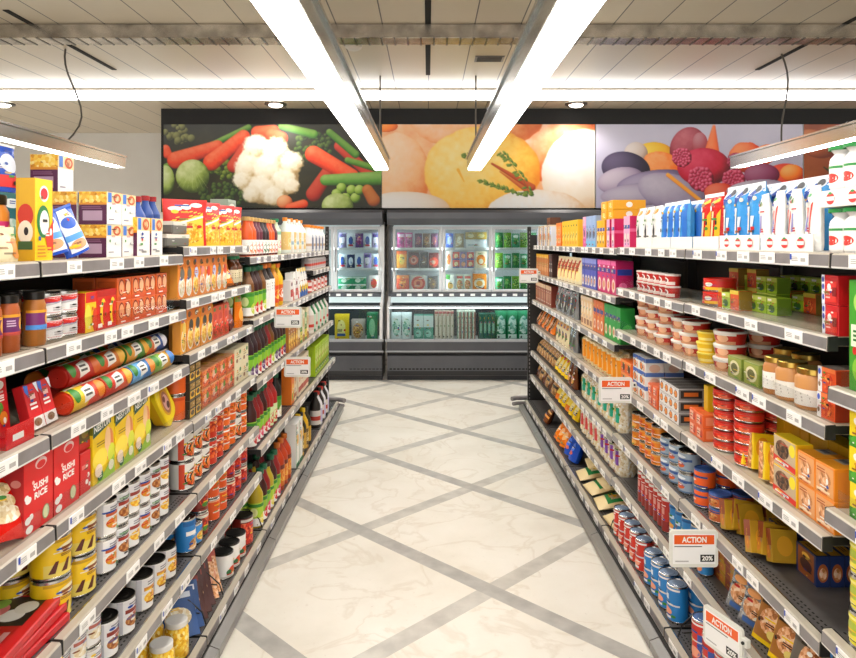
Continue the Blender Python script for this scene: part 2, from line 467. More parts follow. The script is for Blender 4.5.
pendant(-3.1, -2.5, 6.9, 'metal pendant lamp hanging behind the left rack before the pale wall', 1, ((5.9, 1), (2.0, 0)), True)
pendant(3.1, -2.5, 6.9, 'metal pendant lamp hanging behind the right rack before the fruit poster', -1, ((6.05, .4), (2.0, 0)), True)

def area(name, loc, rot, sx, sy, power, col=(1, .97, .92)):
    l = bpy.data.lights.new(name, 'AREA'); l.shape = 'RECTANGLE'; l.size = sx; l.size_y = sy; l.energy = power; l.color = col
    o = bpy.data.objects.new(name, l); COL.objects.link(o); o.location = loc; o.rotation_euler = rot; return o

# ------------------------------------------------------------------ posters: the picture is worked out on a fine grid of coloured points
class Pic:
    def __init__(s, w, h, res=1.6):
        s.w, s.h = w, h; s.nx, s.ny = int(w * res), int(h * res)
        s.X, s.Y = np.meshgrid(np.linspace(0, w, s.nx), np.linspace(0, h, s.ny))      # y downwards, photo pixels
        s.c = np.zeros((s.ny, s.nx, 3)); s.rs = np.random.RandomState(3)
    def col(s, h): return np.array([int(h[i:i + 2], 16) / 255 for i in (1, 3, 5)])
    def noise(s, scale, seed=0):
        r = np.random.RandomState(seed); out = np.zeros_like(s.X); amp = 1
        for o in range(4):
            gx, gy = int(s.w / scale) + 3, int(s.h / scale) + 3; g = r.rand(gy, gx)
            x = np.clip(s.X / scale, 0, gx - 1.001); y = np.clip(s.Y / scale, 0, gy - 1.001); xi, yi = x.astype(int), y.astype(int); fx, fy = x - xi, y - yi
            fx = fx * fx * (3 - 2 * fx); fy = fy * fy * (3 - 2 * fy)
            xj, yj = np.minimum(xi + 1, gx - 1), np.minimum(yi + 1, gy - 1)
            out += amp * ((g[yi, xi] * (1 - fx) + g[yi, xj] * fx) * (1 - fy) + (g[yj, xi] * (1 - fx) + g[yj, xj] * fx) * fy)
            amp *= .5; scale = max(scale / 2, .8)
        return out / 1.875
    def fill(s, a, b, scale=20, seed=1):
        n = s.noise(scale, seed)[..., None]; s.c[:] = s.col(a) * (1 - n) + s.col(b) * n
    def blob(s, cx, cy, rx, ry, rot, dark, mid, light, rough=0.0, seed=0, tex=0.0, tscale=4, lx=-.35, ly=-.6, soft=.03):
        a = math.radians(rot); dx, dy = s.X - cx, s.Y - cy
        u = (dx * math.cos(a) + dy * math.sin(a)) / rx; v = (-dx * math.sin(a) + dy * math.cos(a)) / ry
        r = np.sqrt(u * u + v * v)
        if rough: r = r + (s.noise(max(2, rx / 5), seed + 9) - .5) * rough
        al = np.clip((1 - r) / soft, 0, 1)[..., None]
        nz = np.sqrt(np.clip(1 - r * r, 0, 1)); nxn, nyn = dx / max(rx, ry), dy / max(rx, ry)
        L = np.clip(.62 * nz + lx * nxn + ly * nyn * .8 + .15, 0, 1)
        if tex: L = np.clip(L + (s.noise(tscale, seed) - .5) * tex, 0, 1)
        L = L[..., None]
        c = np.where(L < .5, s.col(dark) + (s.col(mid) - s.col(dark)) * L * 2, s.col(mid) + (s.col(light) - s.col(mid)) * (L - .5) * 2)
        s.c[:] = s.c * (1 - al) + c * al
    def cap(s, x0, y0, x1, y1, r0, r1, dark, mid, light, tex=.1, seed=0):
        dx, dy = x1 - x0, y1 - y0; l2 = dx * dx + dy * dy
        t = np.clip(((s.X - x0) * dx + (s.Y - y0) * dy) / l2, 0, 1); r = r0 + (r1 - r0) * t
        px, py = s.X - x0 - t * dx, s.Y - y0 - t * dy; d = np.sqrt(px * px + py * py) / r
        al = np.clip((1 - d) * r / 1.0, 0, 1)[..., None]
        L = np.clip(.55 * np.sqrt(np.clip(1 - d * d, 0, 1)) - .4 * py / r - .15 * px / r + .12 + (s.noise(3, seed) - .5) * tex, 0, 1)[..., None]
        c = np.where(L < .5, s.col(dark) + (s.col(mid) - s.col(dark)) * L * 2, s.col(mid) + (s.col(light) - s.col(mid)) * (L - .5) * 2)
        s.c[:] = s.c * (1 - al) + c * al
    def cluster(s, cx, cy, rx, ry, n, r0, r1, dark, mid, light, seed=0):
        r = np.random.RandomState(seed)
        for _ in range(n):
            a, q = r.rand() * 2 * PI, math.sqrt(r.rand()); rr = r0 + (r1 - r0) * r.rand()
            s.blob(cx + rx * q * math.cos(a), cy + ry * q * math.sin(a), rr, rr, 0, dark, mid, light, soft=.2)
    def build(s, name, x0, x1, z0, z1, y, label):
        t = thing(name, label, 'poster', ((x0 + x1) / 2, y, z0), 0)
        wdt, hgt = x1 - x0, z1 - z0
        b = MB(); b.box(-wdt / 2, wdt / 2, .004, .03, 0, hgt, 'rail_white'); b.build('backing_board', t)
        vs_ = [(-wdt / 2 + wdt * i / (s.nx - 1), .003, hgt - hgt * j / (s.ny - 1)) for j in range(s.ny) for i in range(s.nx)]
        fs = [(j * s.nx + i, (j + 1) * s.nx + i, (j + 1) * s.nx + i + 1, j * s.nx + i + 1) for j in range(s.ny - 1) for i in range(s.nx - 1)]
        me = bpy.data.meshes.new('printed_picture'); me.from_pydata(vs_, [], fs)
        at = me.color_attributes.new('print', 'FLOAT_COLOR', 'POINT')
        g_ = s.c.mean(2, keepdims=True); c = np.clip((g_ + (s.c - g_) * 1.35) * .84, 0, 1); c = np.where(c <= .04045, c / 12.92, ((c + .055) / 1.055) ** 2.4)
        at.data.foreach_set('color', np.concatenate([c, np.ones((s.ny, s.nx, 1))], 2).astype(np.float32).ravel())
        if 'poster_print' not in MATS:
            m, nt, bs = newmat('poster_print'); a = nt.nodes.new('ShaderNodeVertexColor'); a.layer_name = 'print'
            nt.links.new(a.outputs['Color'], bs.inputs['Base Color']); bs.inputs['Roughness'].default_value = .45; MATS['poster_print'] = m
        me.materials.append(MATS['poster_print']); link('printed_picture', me, t)
ZP0, ZP1 = 2.07, 3.10
def pxx(p): return (p - VX) * YB / FPX
# vegetables (photo 163..382 x 124..208); coordinates below are photo pixels from the poster's corner
v = Pic(218, 84)
v.fill('#1a1c12', '#38341f', 14)
CAR = ('#7a1f10', '#d8502e', '#f29a76'); GRN = ('#1c3a12', '#4f7f2c', '#a6c070'); DKG = ('#0e180c', '#2a3a1c', '#566a34')
v.cluster(15, 10, 14, 10, 26, 2.5, 4.5, '#20240f', '#5a5a34', '#8a8a58', 2)
v.cluster(60, 72, 24, 14, 60, 2, 3.6, *DKG, 4)
v.cluster(150, 22, 18, 16, 70, 2, 3.6, *DKG, 5)
v.cluster(60, 45, 18, 10, 40, 2, 3.5, '#20300f', '#4a5a20', '#86944a', 9)
v.cap(-2, 44, 85, 3, 3, 3.5, *GRN, seed=3); v.cap(118, 2, 150, 10, 4, 5, *GRN)
v.cap(2, 25, 4, 30, 5, 5, *CAR)
v.cap(12, 36, 54, 22, 9, 6.5, *CAR, tex=.25, seed=5); v.cap(48, 38, 80, 12, 9, 7, *CAR, tex=.25, seed=6)
v.cap(70, 42, 84, 20, 7, 6, '#5a1410', '#a83a2c', '#cc7058', seed=7)
v.cap(94, 8, 110, 6, 7, 6, *CAR, seed=8); v.cap(108, 10, 118, 14, 7, 7, *CAR, seed=8)
v.blob(29, 52, 17, 17, 0, '#3c4a20', '#93a45a', '#dfe6b4', tex=.5, tscale=5, seed=3)
v.blob(2, 56, 9, 15, 0, '#3c4a20', '#a3b46a', '#e4ecc0', tex=.4, tscale=5, seed=4)
for i in range(7): v.cap(29, 42, 14 + 5 * i, 64, .5, .4, '#8a9a5a', '#d0dca0', '#e8f0c4', seed=i)
v.blob(104, 48, 33, 33, 0, '#9a8460', '#e8dcc0', '#fbf4e2', rough=.16, tex=.5, tscale=7, seed=8, soft=.05)
for i, (x, y, r) in enumerate(((92, 22, 14), (112, 26, 15), (128, 38, 13), (84, 42, 14), (78, 56, 10), (104, 44, 16), (120, 56, 14), (98, 64, 15), (128, 62, 9), (110, 72, 12), (88, 70, 10))):
    v.blob(x, y, r, r * .95, 0, '#b8a078', '#efe4cc', '#fffaec', rough=.3, tex=.55, tscale=3.2, seed=20 + i, soft=.25)
v.blob(121, 78, 8, 7, 0, '#8a3a20', '#d88a60', '#f4c8a0'); v.cap(126, 84, 140, 80, 5, 5, *CAR)
v.cap(160, 66, 146, 74, 1, 1, *GRN)
v.cap(150, 70, 166, 46, 8, 7, '#5a1410', '#a83a2c', '#cc7058', seed=9)
v.cap(176, 22, 206, 50, 6, 6, '#5a1410', '#b84030', '#d87858', seed=10)
v.cap(150, 30, 188, 52, 9, 8, *CAR, tex=.2, seed=11)
v.cap(166, 8, 192, 30, 4, 4.5, *GRN, seed=12); v.cap(184, 36, 218, 46, 3.5, 4, *GRN, seed=13)
v.cap(162, 56, 220, 54, 6, 7.5, '#2c4a1c', '#5f9040', '#b4cc88', seed=14)
for x, y in ((178, 64), (188, 66), (182, 74), (192, 74), (173, 70), (196, 66)): v.blob(x, y, 5.2, 5.2, 0, '#2c4212', '#7c9c3c', '#c4d888')
v.cap(204, 66, 210, 76, 6, 7, '#6a3010', '#b06a38', '#d8a068')
v.blob(174, 82, 16, 13, 0, '#4a5a28', '#9fb066', '#dfe8b4', tex=.5, tscale=4, seed=31)
v.build('vegetable_poster', pxx(163.5), pxx(381.5), ZP0, ZP1, YB, 'long wall poster of carrots, cauliflower and sprouts above the freezers')
# ice cream (382..595)
v = Pic(213, 85)
v.fill('#f0a878', '#fbdcb8', 9, 4)
v.blob(165, 8, 60, 52, 0, '#c85a2c', '#f2a070', '#fde0c8', rough=.15, tex=.6, tscale=9, seed=2)
v.blob(95, -8, 70, 34, 0, '#c86a2c', '#f4b888', '#fde4cc', rough=.1, tex=.5, tscale=9, seed=3)
v.blob(14, 52, 34, 44, 0, '#e08a50', '#f7c79c', '#fde6cc', rough=.06, tex=.3, tscale=5, seed=4)
v.blob(4, 2, 12, 6, 0, '#c86018', '#ee8a30', '#f8b060')
v.blob(205, 52, 46, 48, 0, '#d8a878', '#f8e8d4', '#ffffff', rough=.05, tex=.2, tscale=6, seed=5)
v.blob(100, 48, 59, 46, 0, '#e0902c', '#fad070', '#fff0b8', rough=.08, tex=.35, tscale=5, seed=6, lx=-.3, ly=-.35)
v.cap(76, 46, 82, 58, 2, 1, '#e89a30', '#f0b850', '#f4c870')
v.blob(22, 88, 48, 20, 0, '#e8c8a8', '#fbeee0', '#ffffff', rough=.05); v.blob(155, 92, 52, 26, 0, '#e0b890', '#fbeee0', '#ffffff', rough=.1, tex=.3)
v.cap(110, 40, 150, 64, 1.5, 4, '#5a1c0c', '#a04420', '#d08048', seed=7); v.cap(118, 48, 146, 68, 1, 3, '#6a240c', '#b05a2c', '#d89058', seed=8)
r = np.random.RandomState(4)
def sprig(pts):
    for (x0, y0), (x1, y1) in zip(pts, pts[1:]):
        v.cap(x0, y0, x1, y1, .7, .7, '#4a3a18', '#6a5a24', '#8a7a3c')
        for q in range(4):
            t_ = r.rand(); x, y = x0 + (x1 - x0) * t_, y0 + (y1 - y0) * t_
            for sg in (-1, 1): v.blob(x + sg * 2.8, y - 1.2 + r.rand() * 2, 3.1, 1.4, sg * 35 + r.rand() * 40, '#25401a', '#577030', '#90a050', soft=.3)
sprig([(118, 28), (126, 36), (134, 46), (142, 58), (148, 72)]); sprig([(100, 58), (110, 62), (122, 66), (134, 70), (148, 72)]); sprig([(84, 31), (86, 33)])
v.build('dessert_poster', pxx(382), pxx(595), ZP0, ZP1, YB, 'long wall poster of yellow ice cream scoops with a herb sprig')
# fruit (596..803)
v = Pic(207, 86)
v.fill('#c8c4d4', '#e6e2ee', 40, 3)
n_ = np.clip((v.Y - 10) / 90, 0, 1)[..., None]; v.c[:] = v.c * (1 - n_ * .35) + v.col('#8f88a8') * n_ * .35
v.blob(58, 34, 22, 16, 0, '#a86a08', '#e8b020', '#fbe070'); v.blob(40, 30, 12, 12, 0, '#a08878', '#d8c4b8', '#f0e6e0')
v.blob(92, 24, 18, 22, 20, '#3a0c18', '#8a2c3c', '#c87880', tex=.2); v.blob(104, 20, 8, 12, 0, '#8a3040', '#a85058', '#c89098')
v.cap(116, 28, 118, 2, 8, 2, '#b04018', '#ec7a40', '#f8b890', seed=2)
v.blob(70, 48, 26, 18, 30, '#b03a10', '#f07c30', '#fbb880', rough=.1, tex=.3)
v.blob(30, 46, 25, 18, 12, '#100c18', '#342a40', '#6a6078'); v.blob(25, 58, 24, 14, -10, '#605468', '#b0a0b4', '#e6dce6')
v.blob(58, 60, 38, 13, -8, '#3a3048', '#857894', '#cfc6d8'); v.blob(46, 72, 42, 12, -4, '#6a5c70', '#a89cb0', '#ded6e2')
v.blob(80, 72, 40, 20, 18, '#5a4c64', '#a094ac', '#d8d0dc', tex=.1); v.cap(72, 52, 104, 78, 2.5, 2.5, '#b06018', '#f0a040', '#fbd080')
def rasp(x, y, R, seed, c=('#4a0818', '#b02848', '#f090a8')):
    q = np.random.RandomState(seed)
    v.blob(x, y, R, R, 0, *c)
    for i in range(34):
        a, d = i * 2.4, math.sqrt(i / 34) * R * .92; v.blob(x + d * math.cos(a), y + d * math.sin(a), R * .2, R * .2, 0, *c, soft=.3)
v.blob(150, 34, 18, 16, 0, '#8a2408', '#e0582a', '#f8a878', rough=.1); v.blob(168, 32, 16, 10, -30, '#a84010', '#f08030', '#fbc080')
v.blob(108, 44, 27, 20, 0, '#5a0818', '#b81c3c', '#e06078', tex=.25, tscale=5); rasp(86, 34, 10, 1); rasp(140, 38, 9, 2, ('#3a0818', '#8a1c3c', '#c86880'))
rasp(105, 56, 13, 3); rasp(138, 58, 12, 4); v.blob(124, 70, 16, 10, 0, '#8a1c18', '#d85038', '#f49a80')
v.blob(190, 58, 24, 18, 0, '#6a0c10', '#c82c28', '#f07858'); v.blob(166, 52, 18, 12, 0, '#5a1430', '#8a4060', '#b88098')
v.blob(160, 66, 30, 9, -6, '#8a8098', '#c8bccc', '#f0eaf2'); v.blob(196, 50, 12, 9, 0, '#b04010', '#f08838', '#fbc888')
v.build('fruit_poster', pxx(596), pxx(803), ZP0, ZP1, YB, 'long wall poster of raspberries, melon and plums on lilac background')
v = Pic(130, 86)
v.fill('#7a3c20', '#b06a40', 30, 5)
v.blob(50, 20, 30, 24, 0, '#3a0810', '#8a2030', '#b85a60'); v.blob(12, 20, 22, 14, 20, '#6a3018', '#a85c34', '#c88a60')
for i in range(9): v.cap(60, 74, 20 + i * 10, 44 + (i % 3) * 8, 5, 1, '#0c120a', '#24301a', '#4a5a34', seed=i)
v.build('pineapple_poster', pxx(804), pxx(934), ZP0, ZP1, YB, 'brown wall poster of dark leaves at the far end, cut by the frame')
# ------------------------------------------------------------------ gondola racks
named('bumper_grey', '#77736e', .3)
ZB = .10
LZ = {0: [1.60, 1.385, 1.17, .945, .66, .415, ZB], 1: [1.60, 1.385, 1.17, .945, .66, .415, ZB], 2: [1.63, 1.42, 1.204, .934, .661, .415, ZB],
      3: [1.567, 1.226, .888, .53, ZB], 4: [1.567, 1.226, .888, .53, ZB], 5: [1.567, 1.41, 1.226, .888, .53, ZB]}
RZ = {0: [1.62, 1.28, .97, .66, .37, ZB], 1: [1.62, 1.405, 1.177, .89, .62, .37, ZB], 2: [1.62, 1.40, 1.173, .883, .607, .366, ZB],
      3: [1.615, 1.345, 1.085, .845, .585, .35, ZB], 4: [1.615, 1.345, 1.085, .845, .585, .35, ZB], 5: [1.615, 1.345, 1.085, .845, .585, .35, ZB]}
Y0 = {'L': .71, 'R': .77}
def frontX(side, z):
    if side == 'L': return .868 if z < .2 else .868 + .0577 * z
    return .948 if z < .2 else 1.0 + .026 * (z - .37)
ORD = ['first', 'second', 'third', 'fourth', 'fifth', 'sixth', 'seventh', 'eighth', 'ninth', 'tenth', 'eleventh', 'twelfth', 'thirteenth', 'fourteenth', 'fifteenth', 'sixteenth', 'seventeenth', 'eighteenth', 'nineteenth', 'twentieth']
def world(side, X, Y, z):
    """rotation and place for a thing whose front lies |X| from the aisle's middle"""
    return ((-X, Y, z), PI / 2) if side == 'L' else ((X, Y, z), -PI / 2)
GUARDS = []
bays = {}
def bay(side, sec):
    zs = (LZ if side == 'L' else RZ)[sec]; XB = .83 if side == 'L' else .9
    yc = Y0[side] + sec + .5
    loc, rz = world(side, XB, yc, 0)
    nm = {0: 'nearest the camera', 5: 'at the far end by the freezers'}.get(sec, ORD[sec] + ' from the camera')
    t = thing('shelving_bay', 'grey metal shelving bay of the %s rack, %s' % ('left' if side == 'L' else 'right', nm), 'shelving', loc, rz, 'gondola shelving bays along the aisle')
    DB = .56
    b = MB(); b.box(-.498, .498, DB, DB + .02, .03, 1.70 if sec not in (0, 1) or side == 'R' else 1.66, 'rack_dark'); b.build('back_panel', t)
    b = MB()
    prof = [(.0, 0), (.0, .045), (.03, .058), (DB, .058), (DB, 0)]
    b.prism(prof, -.499, .499, 'rack_dark', ['rack_dark', 'rack_dark', 'rack_dark', 'rack_dark', 'rack_dark'])
    b.build('plinth', t)
    b = MB(); b.prism([(-.01, .014), (-.01, .05), (.026, .064), (.03, .06), (-.001, .045), (-.001, .01)], -.497, .497, 'bumper_grey'); b.build('bumper_strip', t)
    for s_ in (-.485, .485):
        b = MB(); b.box(s_ - .012, s_ + .012, DB - .05, DB - .001, .06, 1.69, 'rack_dark')
        b.build('upright', t)
    for k, z in enumerate(zs):
        yf = frontX(side, z) - XB
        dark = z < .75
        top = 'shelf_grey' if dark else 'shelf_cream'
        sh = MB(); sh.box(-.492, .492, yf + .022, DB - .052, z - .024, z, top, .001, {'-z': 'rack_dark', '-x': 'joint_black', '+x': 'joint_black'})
        if dark:      # slotted front strip
            for q in range(48):
                x = -.48 + q * .02; sh.box(x, x + .009, yf + .045, yf + .05, z, z + .0006, 'gap_black'); sh.box(x + .01, x + .019, yf + .06, yf + .065, z, z + .0006, 'gap_black')
            sh.box(-.49, .49, yf + .0245, yf + .0285, z, z + .003, 'steel')
        else:
            sh.box(-.49, .49, yf + .0245, yf + .0285, z, z + .0012, 'rail_grey')
        # support brackets under the shelf ends
        for s_ in (-.488, .484):
            sh.face([(s_, yf + .1, z - .024), (s_, DB - .055, z - .024), (s_, DB - .055, z - .075)], 'rack_dark'); sh.face([(s_ + .004, yf + .1, z - .024), (s_ + .004, DB - .055, z - .075), (s_ + .004, DB - .055, z - .024)], 'rack_dark')
        so = sh.build('shelf', t)
        r = MB()
        prof = [(yf + .024, z - .036), (yf - .001, z - .037), (yf - .002, z - .032), (yf - .0, z - .003), (yf + .004, z + .0015), (yf + .024, z + .003)]
        r.prism(prof, -.494, .494, 'rail_cream', ['rail_cream', 'rail_white', 'rail_grey', 'rail_cream', 'rail_cream', 'rail_cream'])
        for s_ in (-.4985, .494): r.prism([(yf + .026, z - .036), (yf + .0, z - .036), (yf + .001, z + .001), (yf + .026, z + .003)], s_, s_ + .0045, 'joint_black')
        r.build('price_rail', so)
        rn = random.Random(sec * 31 + k * 7 + (0 if side == 'L' else 99))
        nt_ = rn.choice((4, 5, 5)) if sec < 3 else rn.choice((4, 5, 6))
        xs = [-.45 + (i + .5) * .9 / nt_ + rn.uniform(-.05, .05) for i in range(nt_)]
        for x in xs:
            g = MB(); wq = rn.choice((.038, .042, .046))
            g.box(x - wq, x + wq, yf - .0045, yf - .0015, z - .0345, z - .001, 'tag_white', .0008)
            P = lambda u, v, o: (x - wq + 2 * wq * u, yf - .0046 - o, z - .0335 + .0315 * v)
            it = [('l', .1, .3, .5, .75, 3, 'tag_ink'), ('r', .62, .3, .88, .62, 'tag_ink')]
            if rn.random() < .25: it.append(('r', .02, .45, .12, .95, '#3a54b8'))
            art(g, P, it); g.build('price_tag', so)
        if not dark and side == 'L' and sec < 3 and k in (1, 2, 3) or side == 'R' and sec < 3 and k in (1, 2): GUARDS.append((so, yf + .027, z, .05))
    bays[side, sec] = t
    return t
for side in 'LR':
    for sec in range(6): bay(side, sec)
# end uprights facing the freezers: slotted posts that close each rack
for side, ye, xe in (('L', 6.72, .985), ('R', 6.80, 1.0)):
    sx = -1 if side == 'L' else 1
    t = thing('rack_end_post', 'dark slotted end post of the %s rack beside the freezers' % ('left' if side == 'L' else 'right'), 'rack post', (sx * xe, ye, 0))
    b = MB(); b.box(-.016, .016, 0, .04, 0.0, 1.80, 'rack_dark', .002); b.build('post', t)
    b = MB()
    for q in range(44): b.box(-.004, .004, -.002, .0, .1 + q * .038, .12 + q * .038, 'rail_grey')
    b.build('slots', t)
    b = MB(); b.box(min(0, sx * .4), max(0, sx * .4), .012, .03, 0.02, 1.72, 'rack_dark'); b.build('end_panel', t)
    b = MB(); b.tube([(-sx * .17, .02, .10), (-sx * .12, .06, .10), (0, .07, .10), (sx * .3, .07, .10)], .022, 'rail_grey', 10)
    b.tube([(-sx * .16, .02, .05), (-sx * .11, .05, .05), (0, .06, .05), (sx * .3, .06, .05)], .018, 'rail_grey', 10); b.build('bumper', t)
def finish_guards():
    for so, y, z, h in GUARDS:
        b = MB(); b.box(-.485, .485, y, y + .002, z + .001, z + h, 'acrylic'); b.build('front_guard', so)
# ------------------------------------------------------------------ freezers along the back
YF = 8.19
def freezer(x0, x1, doors, label, white=False):
    t = thing('freezer_cabinet', label, 'freezer', (0, YF, 0), 0, 'freezer cabinets along the back wall')
    fr = 'fridge_white'
    # base: stepped front
    b = MB(); b.prism([(.06, .0), (.06, .05), (.02, .06), (.0, .12), (.0, .30), (.035, .31), (.035, .34), (-.02, .36), (-.02, .47), (.03, .485), (.03, .46), (.62, .46), (.62, .0)], x0, x1, 'fridge_grey',
                      ['fridge_dark', 'fridge_dark', 'fridge_dark', 'fridge_grey', 'fridge_dark', 'fridge_dark', 'fridge_grey', 'fridge_grey', 'fridge_light', 'fridge_light', 'fridge_white', 'fridge_dark', 'fridge_dark'])
    b.build('base', t)
    b = MB(); b.prism([(-.028, .345), (-.028, .362), (-.0, .366), (-.0, .34)], x0 - .015, x1 + .015, 'fridge_light'); b.prism([(-.034, .47), (-.034, .495), (-.018, .499), (-.018, .466)], x0 - .02, x1 + .02, 'fridge_light'); b.build('bumper_rail', t)
    b = MB()
    n = int((x1 - x0) / .045)
    for k in range(n):
        x = x0 + .03 + k * .045
        if (k // 16) % 2 == 0 or not white: b.box(x, x + .03, -.0025, .0, .135, .15, 'gap_black' if not white else 'fridge_dark')
    b.build('grille', t)
    # chest walls
    b = MB(); b.box(x0, x1, .60, .62, .46, 1.0, 'fridge_inner'); b.box(x0, x1, .34, .60, .985, 1.0, 'fridge_light')
    for q in (x0, x1 - .03): b.prism([(.0, .46), (.0, .885), (.36, 1.0), (.62, 1.0), (.62, .46)], q, q + .03, fr)
    b.build('chest', t)
    b = MB(); b.box(x0 + .03, x1 - .03, -.012, .012, .875, .895, 'fridge_light', .004); b.box(x0 + .03, x1 - .03, -.01, .01, .483, .50, 'fridge_light'); b.build('glass_rail', t)
    b = MB(); b.box(x0 + .03, x1 - .03, .345, .365, .90, .975, 'cool_glow'); b.box(x0 + .03, x1 - .03, .02, .035, .86, .874, 'fill_glow'); b.build('chest_light', t)  # lit band at the back; front strip added behind the rail to brighten the contents
    b = MB(); b.box(x0 + .0, x1, .30, .345, .975, 1.022, 'fridge_grey'); b.build('ticket_rail', t)
    x = x0 + .1
    while x < min(x1, 1.7) - .1:
        b = MB(); b.box(x, x + .055, .297, .2995, .985, 1.014, 'tag_white'); b.build('ticket', t); x += .13
    # upper cabinet
    b = MB(); D = 1.0
    b.box(x0, x1, .80, D, 1.0, 2.03, 'fridge_white')
    for q in (x0, x1 - .035): b.box(q, q + .035, .36, .80, 1.0, 1.9, fr if white else 'fridge_grey')
    b.box(x0 + .035, x1 - .035, .38, .8, 1.0, 1.03, 'fridge_light')
    for z in (1.32, 1.575): b.box(x0 + .035, x1 - .035, .42, .8, z - .012, z, 'fridge_white'); b.box(x0 + .035, x1 - .035, .412, .42, z - .022, z + .006, 'rail_white')
    b.build('upper_cabinet', t)
    b = MB(); b.prism([(.06, 1.86), (.0, 1.93), (.0, 2.0), (.03, 2.035), (1.0, 2.035), (1.0, 1.86)], x0, x1, 'fridge_grey', ['fridge_grey', 'fridge_grey', 'fridge_dark', 'fridge_dark', 'fridge_dark', 'fridge_dark']); b.build('header', t)
    b = MB(); b.box(x0 + .06, x1 - .06, .40, .43, 1.845, 1.86, 'cool_glow'); b.build('cabinet_light', t)
    for (dx0, dx1) in doors:
        d = MB(); z0, z1, f = 1.03, 1.84, .034
        for a in ((dx0, dx0 + f, z0, z1), (dx1 - f, dx1, z0, z1), (dx0 + f, dx1 - f, z0, z0 + f), (dx0 + f, dx1 - f, z1 - f, z1)):
            d.box(a[0], a[1], .355, .39, a[2], a[3], fr, .003)
        do = d.build('door', t)
        for q in (dx0 + .006, dx1 - .026):
            g = MB(); g.box(q, q + .02, .392, .402, z0 + .04, z1 - .04, 'fill_glow'); g.build('door_fill', t)  # unseen glow strips added behind the frame to brighten the shelves
        h = MB(); h.box(dx0 + .008, dx0 + .022, .335, .357, 1.28, 1.56, 'fridge_light', .003); h.build('handle', do)
        GLASS.append((do, dx0 + f, dx1 - f, .37, .375, z0 + f, z1 - f))
    GLASS.append((t, x0 + .03, x1 - .03, -.003, .003, .50, .877))
    if white:       # curved white side fin
        b = MB(); b.prism([(.34, 1.9), (.34, 1.4), (.25, 1.1), (.02, .92), (.02, .5), (.36, .5), (.36, 1.9)], x1 - .02, x1 + .004, fr); b.build('side_fin', t)
    return t
GLASS = []
freezer(-.487, 2.9, [(-.437 + .617 * i, -.437 + .617 * i + .607) for i in range(5)], 'long dark grey freezer with white framed glass doors and open chest below')
freezer(-2.4, -.545, [(-2.36, -1.77), (-1.76, -1.17), (-1.16, -.585)], 'shorter white freezer cabinet beside the end of the left rack', True)
def finish_glass():
    for do, x0, x1, y0, y1, z0, z1 in GLASS:
        b = MB(); b.box(x0, x1, y0, y1, z0, z1, 'door_glass'); b.build('glass_pane', do)
# ------------------------------------------------------------------ products: one pattern of each, then copies
class Proto:
    def __init__(s, kind, cat, desc, parts, w, h, d):
        s.kind, s.cat, s.desc, s.parts, s.w, s.h, s.d = kind, cat, desc, parts, w, h, d
        me = parts[0][1]; s.pts = [v.co.copy() for v in me.vertices]
        if len(s.pts) > 400: s.pts = s.pts[::len(s.pts) // 400 + 1] + [Vector((x, y, z)) for x in (min(p.x for p in s.pts), max(p.x for p in s.pts)) for y in (0, d) for z in (0,)][:0]
    def make(s):
        o = link(s.kind, s.parts[0][1])
        for nm, me in s.parts[1:]: link(nm, me, o)
        return o
def std(band=None, logo=None, pic=None, lines=None, extra=()):
    a = []
    if band: a.append(('r', 0, .74, 1, .94, band))
    if pic: a.append(('e', .5, .34, .44, .27, pic))
    if logo: a.append(('e', .5, .84, .36, .075, logo))
    if lines: a.append(('l', .15, .62, .85, .72, 2, lines))
    return a + list(extra)
def speckle(desc, k=1.0):
    r = random.Random(desc + 'print'); pal = ['#f6f4ee', '#1a1614', '#c8201c', '#1c4aa0', '#f4c820', '#3a8a2c', '#e8e0d0', '#8a4a20']
    a = []
    for _ in range(3):
        u, v = r.uniform(.06, .55), r.uniform(.05, .85); a.append(('l', u, v, u + r.uniform(.2, .4), v + r.uniform(.04, .09), r.choice((1, 2)), r.choice(pal)))
    for _ in range(2): a.append(('e', r.uniform(.15, .85), r.uniform(.1, .9), r.uniform(.04, .09), r.uniform(.02, .05), r.choice(pal)))
    u, v = r.uniform(.05, .7), r.uniform(.05, .9); a.append(('r', u, v, u + r.uniform(.1, .25), v + .05, r.choice(pal)))
    return a
PLAIN = ('SUSHI', 'green banner', 'plain', 'stack', 'marks')
def more(desc, arts): return list(arts) + ([] if not arts or any(q in desc for q in PLAIN) else speckle(desc))
def BX(kind, cat, desc, w, h, d, col, front=(), near=(), top=(), sidecol=None, topcol=None, bev=.0015, fine=2):
    b = MB(); g = {}
    if sidecol: g['-x'] = g['+x'] = sidecol
    if topcol: g['+z'] = topcol
    b.box(-w / 2, w / 2, 0, d, 0, h, col, bev, g)
    art(b, lambda u, v, o: (-w / 2 + w * u, -o, h * v), more(desc, front), fine=fine)
    art(b, lambda u, v, o: (-w / 2 - o, d * (1 - u), h * v), near, fine=fine)
    art(b, lambda u, v, o: (w / 2 + o, d * u, h * v), near, fine=fine)
    art(b, lambda u, v, o: (-w / 2 + w * u, d * v, h + o), top, fine=fine)
    return Proto(kind, cat, desc, [(kind, b.mesh(kind))], w, h, d)
def cylP(r, h, z0=0, span=2.9):
    def P(u, v, o):
        a = (u - .5) * span; return ((r + o) * math.sin(a), r - (r + o) * math.cos(a), z0 + h * v)
    return P
